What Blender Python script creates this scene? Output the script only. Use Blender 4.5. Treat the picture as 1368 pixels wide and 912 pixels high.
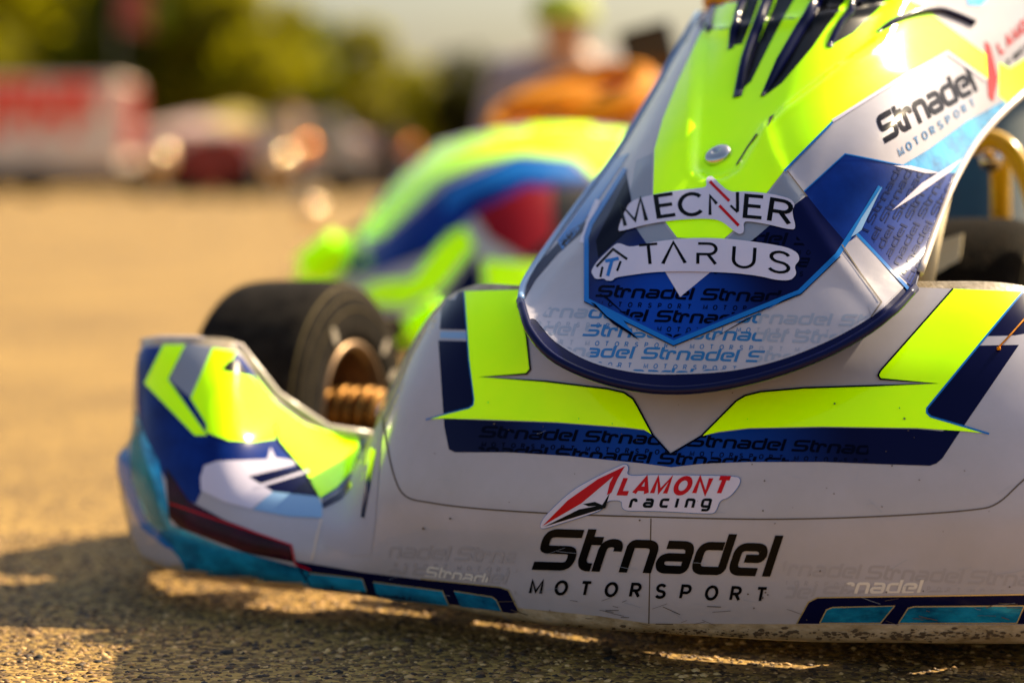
import bpy, bmesh, math, random
import numpy as np
from mathutils import Vector, Matrix
from mathutils.bvhtree import BVHTree
from mathutils.geometry import delaunay_2d_cdt, barycentric_transform, tessellate_polygon
random.seed(7); RNG = np.random.default_rng(7)
for o in list(bpy.data.objects): bpy.data.objects.remove(o)
SC = bpy.context.scene
COL = SC.collection
R = math.radians

# ------------------------------------------------------------------ camera, sky, sun, exposure
CAMZ, FPX, PITCH = 0.34, 3000.0, R(4.12)
cd = bpy.data.cameras.new('camera'); cam = bpy.data.objects.new('camera', cd); COL.objects.link(cam)
cam.location = (0, 0, CAMZ); cam.rotation_euler = (R(90) - PITCH, 0, 0)
cd.sensor_width = 36; cd.lens = 36 * FPX / 1368; cd.clip_start = 0.05; cd.clip_end = 2000
cd.dof.use_dof = True; cd.dof.focus_distance = 1.54; cd.dof.aperture_fstop = 2.75; cd.dof.aperture_blades = 0
SC.camera = cam
SUN_AZ, SUN_EL = Vector((0.80, 0.60)).normalized(), R(41)
sdir = Vector((SUN_AZ.x * math.cos(SUN_EL), SUN_AZ.y * math.cos(SUN_EL), math.sin(SUN_EL)))
w = bpy.data.worlds.new("World"); SC.world = w; w.use_nodes = True
nt = w.node_tree; bgn = nt.nodes['Background']; sk = nt.nodes.new('ShaderNodeTexSky')
sk.sky_type = 'NISHITA'; sk.sun_disc = False; sk.sun_elevation = SUN_EL; sk.sun_rotation = math.atan2(SUN_AZ.x, SUN_AZ.y)
sk.dust_density = 4.0; sk.air_density = 1.3; sk.ozone_density = 0.6
nt.links.new(sk.outputs[0], bgn.inputs[0]); bgn.inputs[1].default_value = 0.088
sl = bpy.data.lights.new('sun', 'SUN'); sun = bpy.data.objects.new('sun', sl); COL.objects.link(sun)
sl.energy = 5.0; sl.angle = R(0.53); sl.color = (1.0, 0.81, 0.52)
sun.rotation_euler = (-sdir).to_track_quat('-Z', 'Y').to_euler()
SC.view_settings.view_transform = 'Standard'; SC.view_settings.look = 'None'
SC.view_settings.exposure = 0.88; SC.view_settings.gamma = 1.0
SC.render.engine = 'CYCLES'

CM = Matrix.Rotation(R(90) - PITCH, 3, 'X'); CO = Vector((0, 0, CAMZ))
def ray(px, py): return (CM @ Vector(((px - 684) / FPX, -(py - 456) / FPX, -1))).normalized()
def at(px, py, Y):
    d = ray(px, py); return CO + d * (Y / d.y)

# kart frame: lateral (to image right), back, up
KO = Vector((0.095, 1.537, 0)); KL = Vector((0.927, -0.375, 0)); KB = Vector((0.375, 0.927, 0))
def K(l, b, z): return KO + KL * l + KB * b + Vector((0, 0, z))

# ------------------------------------------------------------------ helpers
def link(o, parent=None):
    COL.objects.link(o)
    if parent is not None:
        o.parent = parent
        o.matrix_parent_inverse = world_inv(parent)
    return o
def world_inv(p):
    m = p.matrix_basis.copy()
    q = p
    while q.parent is not None:
        m = q.parent.matrix_basis @ q.matrix_parent_inverse @ m if False else (wm(q.parent) @ q.matrix_parent_inverse @ q.matrix_basis)
        break
    return m.inverted()
def wm(q):
    if q.parent is None: return q.matrix_basis.copy()
    return wm(q.parent) @ q.matrix_parent_inverse @ q.matrix_basis
def empty(name, loc, label, cat, group=None):
    o = bpy.data.objects.new(name, None); o.empty_display_size = .05; COL.objects.link(o); o.location = loc
    o['label'] = label; o['category'] = cat
    if group: o['group'] = group
    return o
def tag(o, label=None, cat=None, group=None, kind=None):
    if label: o['label'] = label
    if cat: o['category'] = cat
    if group: o['group'] = group
    if kind: o['kind'] = kind
    return o
def mk(name, verts, faces, mat, parent=None, smooth=True):
    me = bpy.data.meshes.new(name); me.from_pydata([tuple(v) for v in verts], [], faces)
    if smooth: me.polygons.foreach_set('use_smooth', [True] * len(me.polygons))
    me.materials.append(mat); me.update()
    return link(bpy.data.objects.new(name, me), parent)
def bmobj(name, bm, mat, parent=None, smooth=False):
    me = bpy.data.meshes.new(name); bmesh.ops.recalc_face_normals(bm, faces=bm.faces[:]); bm.to_mesh(me); bm.free()
    if smooth: me.polygons.foreach_set('use_smooth', [True] * len(me.polygons))
    me.materials.append(mat)
    return link(bpy.data.objects.new(name, me), parent)
def frame_to(d):
    d = Vector(d).normalized(); a = Vector((0, 0, 1)) if abs(d.z) < .9 else Vector((1, 0, 0))
    x = d.cross(a).normalized(); y = d.cross(x).normalized(); return x, y, d
def tube(name, pts, r, mat, parent=None, n=12, closed=False, rs=None):
    V, F = [], []; m = len(pts); pts = [Vector(p) for p in pts]; px = None
    for i, p in enumerate(pts):
        if closed: t = pts[(i + 1) % m] - pts[i - 1]
        else: t = pts[min(i + 1, m - 1)] - pts[max(i - 1, 0)]
        t.normalize()
        if px is None: px, _, _ = frame_to(t)
        px = (px - t * px.dot(t)).normalized(); py = t.cross(px)
        rr = rs[i] if rs else r
        for k in range(n):
            a = 2 * math.pi * k / n; V.append(p + px * math.cos(a) * rr + py * math.sin(a) * rr)
    for i in range(m if closed else m - 1):
        j = (i + 1) % m
        for k in range(n):
            k2 = (k + 1) % n; F.append((i * n + k, i * n + k2, j * n + k2, j * n + k))
    if not closed:
        F.append(tuple(range(n))[::-1]); F.append(tuple((m - 1) * n + k for k in range(n)))
    return mk(name, V, F, mat, parent)
def lathe(name, origin, axis, prof, mat, parent=None, n=48, smooth=True):
    x, y, d = frame_to(axis); V, F = [], []; m = len(prof)   # prof: (along, radius)
    for k in range(n):
        a = 2 * math.pi * k / n
        for (h, r) in prof: V.append(Vector(origin) + d * h + (x * math.cos(a) + y * math.sin(a)) * r)
    for k in range(n):
        k2 = (k + 1) % n
        for i in range(m - 1): F.append((k * m + i, k * m + i + 1, k2 * m + i + 1, k2 * m + i))
    o = mk(name, V, F, mat, parent, smooth); return o
def box(name, c, half, mat, parent=None, rz=0, bev=0.0, rot=None):
    bm = bmesh.new(); bmesh.ops.create_cube(bm, size=2)
    M = rot.to_4x4() if rot else Matrix.Rotation(rz, 4, 'Z')
    for v in bm.verts: v.co = Vector((v.co.x * half[0], v.co.y * half[1], v.co.z * half[2]))
    if bev: bmesh.ops.bevel(bm, geom=bm.edges[:], offset=bev, segments=2, affect='EDGES')
    bmesh.ops.transform(bm, matrix=Matrix.Translation(c) @ M, verts=bm.verts[:])
    return bmobj(name, bm, mat, parent)
def crspline(P, sub):
    """Catmull-Rom along axis 0 of array (n,...)"""
    P = np.asarray(P, float); n = len(P)
    Q = np.concatenate([[2 * P[0] - P[1]], P, [2 * P[-1] - P[-2]]])
    out = []
    for i in range(n - 1):
        a, b, c, d = Q[i], Q[i + 1], Q[i + 2], Q[i + 3]
        for s in range(sub):
            t = s / sub
            out.append(.5 * (2 * b + (c - a) * t + (2 * a - 5 * b + 4 * c - d) * t * t + (3 * b - a - 3 * c + d) * t ** 3))
    out.append(P[-1]); return np.array(out)

# ------------------------------------------------------------------ materials
def nd(t, k, **kw):
    n = t.nodes.new(k)
    for a, b in kw.items(): setattr(n, a, b)
    return n
def mat(name, col, rough=.5, metal=0, coat=0, bump=0, bscale=300, var=0, vscale=8, col2=None, coatr=.06, spec=.5, stretch=None):
    m = bpy.data.materials.new(name); m.use_nodes = True; t = m.node_tree; p = t.nodes['Principled BSDF']
    p.inputs['Base Color'].default_value = (*col, 1); p.inputs['Roughness'].default_value = rough
    p.inputs['Metallic'].default_value = metal; p.inputs['Coat Weight'].default_value = coat
    p.inputs['Coat Roughness'].default_value = coatr; p.inputs['Specular IOR Level'].default_value = spec
    tc = nd(t, 'ShaderNodeTexCoord')
    if var:
        n = nd(t, 'ShaderNodeTexNoise'); n.inputs['Scale'].default_value = vscale; n.inputs['Detail'].default_value = 6
        n.inputs['Roughness'].default_value = .65
        if stretch:
            mp = nd(t, 'ShaderNodeMapping'); mp.inputs['Scale'].default_value = stretch
            t.links.new(tc.outputs['Object'], mp.inputs[0]); t.links.new(mp.outputs[0], n.inputs['Vector'])
        else: t.links.new(tc.outputs['Object'], n.inputs['Vector'])
        mr = nd(t, 'ShaderNodeMapRange'); mr.inputs[1].default_value = .35; mr.inputs[2].default_value = .65
        t.links.new(n.outputs['Fac'], mr.inputs[0])
        mx = nd(t, 'ShaderNodeMix', data_type='RGBA'); mx.clamp_result = False
        c2 = col2 or tuple(c * (1 - var) for c in col)
        mx.inputs[6].default_value = (*col, 1); mx.inputs[7].default_value = (*c2, 1)
        t.links.new(mr.outputs[0], mx.inputs[0]); t.links.new(mx.outputs[2], p.inputs['Base Color'])
    if bump:
        b = nd(t, 'ShaderNodeTexNoise'); b.inputs['Scale'].default_value = bscale; b.inputs['Detail'].default_value = 4
        t.links.new(tc.outputs['Object'], b.inputs['Vector'])
        bp = nd(t, 'ShaderNodeBump'); bp.inputs['Strength'].default_value = 1; bp.inputs['Distance'].default_value = bump
        t.links.new(b.outputs['Fac'], bp.inputs['Height']); t.links.new(bp.outputs[0], p.inputs['Normal'])
        if coat: t.links.new(bp.outputs[0], p.inputs['Coat Normal'])
    return m
WHITE = mat('white_vinyl', (.49, .47, .55), .09, bump=.0005, bscale=12, var=.12, vscale=7, col2=(.42, .40, .45), spec=.28)
def gloss_var(m, lo, hi, sc=18):
    t = m.node_tree; n = nd(t, 'ShaderNodeTexNoise'); n.inputs['Scale'].default_value = sc; n.inputs['Detail'].default_value = 7; n.inputs['Roughness'].default_value = .7
    tc = nd(t, 'ShaderNodeTexCoord'); t.links.new(tc.outputs['Object'], n.inputs['Vector']); r_ = nd(t, 'ShaderNodeMapRange')
    r_.inputs[1].default_value = .38; r_.inputs[2].default_value = .66; r_.inputs[3].default_value = lo; r_.inputs[4].default_value = hi
    t.links.new(n.outputs['Fac'], r_.inputs[0]); t.links.new(r_.outputs[0], t.nodes['Principled BSDF'].inputs['Roughness'])
gloss_var(WHITE, .05, .26)
WHITEM = mat('white_film_dull', (.45, .43, .50), .6, spec=.05)
WHITEL = mat('white_label', (.66, .62, .78), .2, spec=.2)
GREYV = mat('grey_vinyl', (.28, .31, .39), .2, spec=.25)
NEON = mat('neon_yellow_vinyl', (1.0, 1.80, .0), .10, spec=.16, var=.08, vscale=7, col2=(.86, 1.70, 0), bump=.0003, bscale=16)
NAVY = mat('navy_vinyl', (.002, .003, .038), .13, spec=.10, bump=.0003, bscale=16)
BLUE = mat('royal_blue_vinyl', (.004, .035, .27), .13, spec=.12, var=.5, vscale=14, col2=(.002, .014, .13), bump=.0003, bscale=14)
def fade_print(name, ca, cb, centre, r0, r1, sc=(1, 1, 1)):
    # printed fade between two inks, fixed to the panel
    m = mat(name, ca, .13, spec=.11, bump=.0003, bscale=14); t = m.node_tree; p = t.nodes['Principled BSDF']
    tc = nd(t, 'ShaderNodeTexCoord'); v = nd(t, 'ShaderNodeVectorMath', operation='SUBTRACT'); v.inputs[1].default_value = centre
    v2 = nd(t, 'ShaderNodeVectorMath', operation='MULTIPLY'); v2.inputs[1].default_value = sc; ln_ = nd(t, 'ShaderNodeVectorMath', operation='LENGTH')
    t.links.new(tc.outputs['Object'], v.inputs[0]); t.links.new(v.outputs[0], v2.inputs[0]); t.links.new(v2.outputs[0], ln_.inputs[0])
    r_ = nd(t, 'ShaderNodeMapRange', interpolation_type='SMOOTHSTEP'); r_.inputs[1].default_value = r0; r_.inputs[2].default_value = r1; t.links.new(ln_.outputs['Value'], r_.inputs[0])
    mx = nd(t, 'ShaderNodeMix', data_type='RGBA'); mx.inputs[6].default_value = (*ca, 1); mx.inputs[7].default_value = (*cb, 1)
    t.links.new(r_.outputs[0], mx.inputs[0]); t.links.new(mx.outputs[2], p.inputs['Base Color']); return m
BANDP = fade_print('blue_to_navy_band', (.004, .050, .36), (.002, .003, .038), tuple(at(895, 600, 1.52)), .02, .125, (1, 0, 0))
NOSEP = fade_print('blue_to_navy_nose', (.004, .055, .40), (.002, .004, .050), tuple(at(895, 430, 1.53)), .015, .075, (1, .3, 1))
MID = mat('mid_blue_vinyl', (.01, .17, .56), .15, spec=.15)
PALE = mat('pale_blue_vinyl', (.24, .42, .70), .15, spec=.2)
FOIL = mat('cyan_foil', (.01, .46, .90), .16, metal=.35, spec=.4, bump=.0014, bscale=26, var=.6, vscale=20, col2=(.0, .09, .24), stretch=(1, 1, 2.2))  # dark noise in the colour stands in for reflections in the foil
TXBLUE = mat('blue_print', (.03, .17, .42), .18, spec=.2)
TXGREY = mat('faint_grey_print', (.32, .36, .46), .18, spec=.25)
TXFAINT = mat('very_faint_print', (.40, .38, .43), .18, spec=.25)
TXGHOST = mat('pale_shiny_print', (.78, .74, .72), .2, coat=.6)
TXNAVY = mat('dark_navy_print', (.001, .002, .014), .14, spec=.03)
TXDEEP = mat('deep_blue_print', (.002, .010, .085), .14, spec=.1)
BLACKP = mat('black_print', (.003, .003, .004), .2, spec=.08)
REDP = mat('red_print', (.55, .004, .008), .2, spec=.12)
DKRED = mat('dark_red_foil', (.045, .001, .018), .15, spec=.15, var=.8, vscale=30)
GOLDLINE = mat('gold_edge', (.75, .62, .35), .25, metal=.6)
SEAM = mat('seam_brown', (.10, .07, .045), .7)  # one dark brown for seams, specks, scuffs and grime
PLASTIC = mat('bumper_plastic', (.60, .50, .36), .42, coat=.2, var=.5, vscale=60, col2=(.30, .22, .12), bump=.0006, bscale=250, stretch=(1, 1, 2))
NAVYPL = mat('navy_plastic', (.001, .002, .045), .12, spec=.2, bump=.0001, bscale=120)
RIM = mat('cream_edge_plastic', (.66, .56, .50), .2, spec=.3)
RUBBER = mat('tyre_rubber', (.008, .006, .005), .85, spec=.08, bump=.0012, bscale=420, var=.7, vscale=60, col2=(.025, .02, .015))
DIRTRUB = mat('dirty_rubber', (.005, .004, .003), .9, spec=.05, bump=.002, bscale=200, var=.8, vscale=90, col2=(.014, .009, .005))
TYREPRINT = mat('tyre_lettering', (.42, .36, .28), .6)
TYRELINE = mat('tyre_line', (.16, .12, .05), .7, spec=.1)
ALLOY = mat('bronze_alloy', (.26, .17, .10), .38, metal=.9)
GOLD = mat('gold_anodised', (.36, .18, .045), .40, metal=1)
STEEL = mat('polished_steel', (.62, .58, .56), .12, metal=1)
BLACKPL = mat('black_plastic', (.006, .006, .007), .2, spec=.2)
DARKTEAL = mat('dark_teal_shell', (.006, .05, .07), .4, coat=.3, var=.5, vscale=12)
ORANGE = mat('orange_suede', (1.0, .34, .0), .6, spec=.15, var=.4, vscale=25, bump=.002, bscale=60)
YELPAINT = mat('yellow_painted_tube', (.85, .50, .01), .2, spec=.4)
CREAM = mat('cream_plate', (.75, .62, .38), .5)
TEAL = mat('teal_foil', (.005, .28, .36), .2, spec=.2, var=.5, vscale=10)

# ------------------------------------------------------------------ curved body surfaces + vinyl engine
def inside(PX, PY, poly):
    r_ = np.zeros(PX.shape, bool); n = len(poly)
    for i in range(n):
        x0, y0 = poly[i]; x1, y1 = poly[(i + 1) % n]
        c = ((y0 > PY) != (y1 > PY)) & (PX < (x1 - x0) * (PY - y0) / (y1 - y0 + 1e-9) + x0); r_ ^= c
    return r_
class Surf:
    def __init__(s, grid, sub, relief=None):
        G = crspline(grid, sub); G = crspline(np.swapaxes(G, 0, 1), sub); G = np.swapaxes(G, 0, 1)
        s.nr, s.nc = G.shape[:2]; V = G.reshape(-1, 3)
        s.step = 8; s.maxlen = .03
        F = [(r * s.nc + c, r * s.nc + c + 1, (r + 1) * s.nc + c + 1, (r + 1) * s.nc + c) for r in range(s.nr - 1) for c in range(s.nc - 1)]
        N = s.normals(V)
        if relief is not None:
            # relief(px,py) -> height in metres, laid out once on the panel's own pattern
            Minv = np.array(CM.inverted()); L = (V - np.array(CO)) @ Minv.T
            PX = 684 + L[:, 0] / -L[:, 2] * FPX; PY = 456 - L[:, 1] / -L[:, 2] * FPX
            V = V + N * relief(PX, PY)[:, None]; N = s.normals(V)
        s.V, s.N, s.F = V, N, F
        s.vv = [Vector(v) for v in V]; s.nn = [Vector(n) for n in N]
        s.bvh = BVHTree.FromPolygons(s.vv, F)
    def normals(s, V):
        G = V.reshape(s.nr, s.nc, 3); du = np.gradient(G, axis=1); dv = np.gradient(G, axis=0)
        N = np.cross(du, dv).reshape(-1, 3); N /= np.linalg.norm(N, axis=1)[:, None] + 1e-12
        c = (V - np.array(CO)); mid = len(V) // 2
        if np.sum(N * c) > 0: N = -N
        return N
    def hit(s, px, py):
        loc, n, i, d = s.bvh.ray_cast(CO, ray(px, py))
        if loc is None: return None
        f = s.F[i]; ws = []
        for k in f: ws.append(1 / ((s.vv[k] - loc).length_squared + 1e-9))
        nn = Vector((0, 0, 0))
        for k, w_ in zip(f, ws): nn += s.nn[k] * w_
        return loc, nn.normalized()
    def build(s, name, m, parent, thick=.004):
        F = s.F
        o = mk(name, s.V, F, m, parent)
        # orient faces outward
        me = o.data; me.update()
        avg = sum((Vector(p.normal).dot(s.nn[p.vertices[0]]) for p in list(me.polygons)[::97]))
        if avg < 0: me.flip_normals()
        md = o.modifiers.new('thickness', 'SOLIDIFY'); md.thickness = thick; md.offset = -1
        return o

def ccw(p):
    a = sum(p[i][0] * p[(i + 1) % len(p)][1] - p[(i + 1) % len(p)][0] * p[i][1] for i in range(len(p)))
    return p if a > 0 else p[::-1]
def densify(p, step):
    out = []
    for i in range(len(p)):
        a, b = p[i], p[(i + 1) % len(p)]; L = math.hypot(b[0] - a[0], b[1] - a[1]); n = max(1, int(math.ceil(L / step)))
        for k in range(n): out.append((a[0] + (b[0] - a[0]) * k / n, a[1] + (b[1] - a[1]) * k / n))
    return out
LAY = .00016
def decal(name, surf, parent, polys, m, layer, clip=None, cut=None, step=8, grid=True, base=.0001, label=None):
    step = surf.step
    V, E, PL = [], [], []
    def add(p, kind):
        q = densify(ccw(p), step); i0 = len(V); n = len(q); V.extend(Vector(a) for a in q)
        E.extend((i0 + a, i0 + (a + 1) % n) for a in range(n)); PL.append((kind, np.array(p, float)))
    for p in polys: add(p, 0)
    for p in (clip or []): add(p, 1)
    for p in (cut or []): add(p, 2)
    if grid:
        xs = [q[0] for p in polys for q in p]; ys = [q[1] for p in polys for q in p]
        for ix in range(int(min(xs) // step), int(max(xs) // step) + 2):      # one lattice shared by every layer keeps the sheets parallel
            for iy in range(int(min(ys) // step), int(max(ys) // step) + 2):
                V.append(Vector(((ix + .5 * (iy % 2)) * step + .13, iy * step + .29)))
    vo, _, fo, _, _, _ = delaunay_2d_cdt(V, E, [], 0, 1e-4, False)
    A = np.array([v[:] for v in vo]); T = np.array([f[:3] for f in fo if len(f) == 3]); c = A[T].mean(1)
    ins = np.zeros((3, len(T)), bool)
    for kind, p in PL:
        lo, hi = p.min(0), p.max(0)
        ix = np.nonzero((c[:, 0] >= lo[0]) & (c[:, 0] <= hi[0]) & (c[:, 1] >= lo[1]) & (c[:, 1] <= hi[1]))[0]
        if len(ix): ins[kind, ix] |= inside(c[ix, 0], c[ix, 1], p)
    k_ = ins[0] & ~ins[2]
    if clip: k_ &= ins[1]
    keep = [tuple(int(a) for a in t_) for t_ in T[k_]]
    used = sorted({i for f in keep for i in f}); P, Nn, mp = [], [], {}
    for i in used:
        h = surf.hit(vo[i].x, vo[i].y)
        if h is None: continue
        mp[i] = len(P); P.append(h[0] + h[1] * (base + LAY * layer)); Nn.append(h[1])
    F2 = []
    for f in keep:
        if all(i in mp for i in f):
            g = [mp[i] for i in f]
            if max((P[g[0]] - P[g[1]]).length, (P[g[1]] - P[g[2]]).length, (P[g[0]] - P[g[2]]).length) > surf.maxlen: continue
            n = (P[g[1]] - P[g[0]]).cross(P[g[2]] - P[g[0]])
            if n.dot(Nn[g[0]]) < 0: g = g[::-1]
            F2.append(g)
    if not F2: return None
    o = mk(name, P, F2, m, parent)
    o.data.normals_split_custom_set_from_vertices([tuple(n) for n in Nn])
    if label: o['label'] = label
    return o

def strokes(pl, t, closed=False):
    """mitred quads of a polyline"""
    P = [Vector(p) for p in pl]; n = len(P); h = t / 2; L, Rr = [], []
    for i in range(n):
        if closed: a, b, c = P[i - 1], P[i], P[(i + 1) % n]
        else: a, b, c = P[max(i - 1, 0)], P[i], P[min(i + 1, n - 1)]
        d1 = (b - a).normalized() if (b - a).length > 1e-9 else (c - b).normalized()
        d2 = (c - b).normalized() if (c - b).length > 1e-9 else d1
        n1 = Vector((-d1.y, d1.x)); n2 = Vector((-d2.y, d2.x)); mm = n1 + n2
        if mm.length < 1e-6: mm = n1
        mm.normalize(); s = h / max(.66, mm.dot(n1)); L.append(b + mm * s); Rr.append(b - mm * s)
    out = []
    for i in range(n if closed else n - 1):
        j = (i + 1) % n; out.append([tuple(L[i]), tuple(L[j]), tuple(Rr[j]), tuple(Rr[i])])
    return out
def arc(cx, cy, rx, ry, a0, a1, n=10):
    return [(cx + rx * math.cos(R(a0 + (a1 - a0) * k / n)), cy + ry * math.sin(R(a0 + (a1 - a0) * k / n))) for k in range(n + 1)]
SANS = {  # width, polylines
 'M': (.92, [[(0, 0), (0, 1), (.42, .12), (.84, 1), (.84, 0)]]),
 'O': (.86, ['c' , arc(.40, .5, .42, .5, 0, 342, 19)]),
 'T': (.72, [[(0, 1), (.7, 1)], [(.35, 1), (.35, 0)]]),
 'R': (.74, [[(0, 0), (0, 1), (.36, 1)] + arc(.38, .74, .27, .26, 90, -90, 8) + [(0, .48)], [(.32, .48), (.66, 0)]]),
 'P': (.70, [[(0, 0), (0, 1), (.36, 1)] + arc(.38, .72, .27, .28, 90, -90, 8) + [(0, .44)]]),
 'S': (.70, [arc(.34, .75, .30, .25, 25, 270, 10) + arc(.34, .25, .33, .25, 90, -155, 10)]),
 'C': (.84, [arc(.45, .5, .45, .5, 42, 318, 16)]),
 'N': (.80, [[(0, 0), (0, 1), (.72, 0), (.72, 1)]]),
 'E': (.64, [[(.58, 1), (0, 1), (0, 0), (.58, 0)], [(0, .52), (.52, .52)]]),
 'A': (.82, [[(0, 0), (.4, 1), (.8, 0)], [(.14, .3), (.66, .3)]]),
 'V': (.82, [[(0, 0), (.4, 1), (.8, 0)]]),   # open A
 'Q': (.80, [[(0, 1), (.42, 1)] + arc(.42, .74, .27, .26, 90, -90, 8) + [(0, .48), (0, 0)], [(.38, .48), (.68, 0)]]),  # open R
 'U': (.82, [[(0, 1), (0, .38)] + arc(.38, .38, .38, .38, 180, 360, 10) + [(.76, 1)]]),
 'L': (.60, [[(0, 1), (0, 0), (.55, 0)]]),
 'I': (.12, [[(0, 0), (0, 1)]]),
}
TECH = {
 'S': (1.04, [[(.95, .9), (.22, .9), (.12, .8), (.12, .56), (.18, .5), (.78, .5), (.86, .42), (.86, .2), (.76, .1), (0, .1)]]),
 't': (.40, [[(.1, 1.02), (.1, .22), (.2, .1), (.36, .1)], [(.1, .74), (.44, .74)]]),
 'r': (.66, [[(.1, 0), (.1, .6), (.2, .7), (.40, .7), (.47, .62), (.47, .50)]]),
 'n': (.82, [[(.1, 0), (.1, .7), (.58, .7), (.68, .6), (.68, 0)]]),
 'a': (.88, [[(.14, .7), (.62, .7), (.72, .6), (.72, .1), (.2, .1), (.1, .2), (.1, .33), (.18, .4), (.62, .4)]]),
 'd': (.90, [[(.74, 1), (.74, .1), (.2, .1), (.1, .2), (.1, .6), (.2, .7), (.62, .7)]]),
 'e': (.86, [[(.70, .1), (.2, .1), (.1, .2), (.1, .6), (.2, .7), (.62, .7), (.72, .6), (.72, .42), (.32, .42)]]),
 'l': (.22, [[(.1, 0), (.1, 1)]]),
 'c': (.84, [[(.7, .7), (.2, .7), (.1, .6), (.1, .2), (.2, .1), (.7, .1)]]),
 'i': (.30, [[(.1, 0), (.1, .8)]]),
 'g': (.86, [[(.72, .1), (.2, .1), (.1, .2), (.1, .6), (.2, .7), (.72, .7), (.72, -.12), (.62, -.22), (.15, -.22)]]),
}
def rounded(pl, d0=.055):
    for _ in range(2):
        out = [pl[0]]
        for i in range(1, len(pl) - 1):
            a, b, c = Vector(pl[i - 1]), Vector(pl[i]), Vector(pl[i + 1])
            u, v = a - b, c - b
            out.append(tuple(b + u.normalized() * min(d0, u.length * .3))); out.append(tuple(b + v.normalized() * min(d0, v.length * .3)))
        out.append(pl[-1]); pl = out; d0 *= .45
    return pl
def text(s, font, O, X, Y, t, track=0.0, adv=None, lim=None):
    out = []; x = 0
    for ch in s:
        if ch == ' ': x += .5; continue
        wd, pls = font[ch]; closed = False
        for pl in pls:
            if pl == 'c': closed = True; continue
            for q in strokes(rounded(pl) if font is TECH else pl, t, closed):
                out.append([(O[0] + (x + a) * X[0] + b * Y[0], O[1] + (x + a) * X[1] + b * Y[1]) for a, b in q])
        x += (adv if adv else wd + track)
    return out
def S_logo(ox, oy, wx, wy, H, sk_=.33, t=.19):
    k = 1.0
    return text('Strnadel', TECH, (ox, oy), (wx, wy), (sk_ * H, -H), t)
def M_word(ox, oy, adv, wy, h, t=.17):
    s = h * 1.0
    out = []
    for i, ch in enumerate('MOTORSPORT'):
        out += text(ch, SANS, (ox + adv * i, oy + wy * i), (s, wy / adv * s), (.2 * h, -h), t)
    return out
def pattern(x0, x1, rows, wlen=140, H=17, slope=.03, shift=55):
    """rows of small repeated wordmarks"""
    polys = []
    for r_, y in enumerate(rows):
        x = x0 - (r_ * shift) % wlen
        while x < x1:
            yy = y + slope * (x - x0)
            polys += S_logo(x, yy, 22.3, slope * 22.3, H)
            polys += M_word(x + 4, yy + 12, 13.2, slope * 13.2, 5.6, .2)
            x += wlen
    return polys
def letters(surf, parent, items, m, layer, base=.0001):
    for it in items: decal('letter', surf, parent, it, m, layer, grid=False, base=base)
def S_items(ox, oy, wx, wy, H, sk_=.33, t=.19):
    out, x = [], 0
    for ch in 'Strnadel':
        out.append(text(ch, TECH, (ox + x * wx, oy + x * wy), (wx, wy), (sk_ * H, -H), t)); x += TECH[ch][0]
    return out
def M_items(ox, oy, adv, wy, h, t=.17):
    return [text(ch, SANS, (ox + adv * i, oy + wy * i), (h, wy / adv * h), (.2 * h, -h), t) for i, ch in enumerate('MOTORSPORT')]
def only_in(polys, box_):
    a, b, c, d = box_
    return [p for p in polys if max(q[0] for q in p) > a and min(q[0] for q in p) < c and max(q[1] for q in p) > b and min(q[1] for q in p) < d]
def clipped(*a, **k): return decal(*a, **k)

# ================================================================== THE KART IN FOCUS
kart = empty('racing_kart', KO, 'white, navy and neon yellow racing kart nearest the camera, its sponsor stickers in sharp focus', 'kart', 'racing karts on the track')

# ---- front bumper
cols = []   # each: 8 points bottom->top (px,py,Y)
def C(*p): cols.append(list(p))
C((212, 735, 1.97), (200, 705, 1.96), (192, 660, 1.95), (190, 615, 1.94), (196, 585, 1.95), (196, 530, 1.96), (200, 480, 1.96), (204, 461, 1.96))
C((190, 748, 1.88), (173, 712, 1.87), (160, 655, 1.88), (156, 610, 1.89), (174, 582, 1.895), (178, 520, 1.90), (182, 480, 1.905), (190, 458, 1.91))
C((222, 760, 1.81), (208, 728, 1.80), (198, 682, 1.80), (190, 630, 1.815), (190, 570, 1.84), (195, 510, 1.86), (200, 478, 1.87), (212, 455, 1.88))
C((262, 767, 1.775), (255, 740, 1.76), (245, 705, 1.76), (235, 645, 1.775), (232, 580, 1.80), (240, 515, 1.83), (248, 480, 1.845), (258, 455, 1.86))
C((312, 773, 1.755), (308, 748, 1.735), (300, 712, 1.735), (293, 660, 1.75), (292, 600, 1.775), (302, 535, 1.81), (310, 490, 1.84), (318, 464, 1.86))
C((370, 780, 1.735), (365, 755, 1.715), (358, 722, 1.715), (352, 675, 1.735), (352, 625, 1.775), (357, 578, 1.82), (362, 545, 1.855), (368, 528, 1.88))
C((430, 788, 1.712), (427, 762, 1.695), (424, 730, 1.695), (420, 692, 1.71), (418, 655, 1.75), (424, 620, 1.81), (430, 592, 1.86), (436, 573, 1.89))
C((470, 792, 1.695), (466, 768, 1.678), (462, 735, 1.675), (460, 700, 1.685), (466, 665, 1.72), (476, 628, 1.785), (486, 602, 1.84), (494, 582, 1.88))
C((510, 799, 1.680), (506, 772, 1.663), (500, 735, 1.656), (495, 690, 1.660), (494, 640, 1.678), (499, 590, 1.72), (508, 550, 1.77), (516, 526, 1.81))
C((556, 806, 1.658), (552, 778, 1.642), (546, 735, 1.634), (540, 680, 1.632), (537, 610, 1.645), (540, 530, 1.675), (553, 468, 1.715), (570, 428, 1.755))
C((620, 816, 1.630), (618, 788, 1.612), (614, 740, 1.604), (610, 685, 1.600), (608, 600, 1.612), (608, 500, 1.640), (612, 430, 1.675), (624, 388, 1.705))
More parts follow.
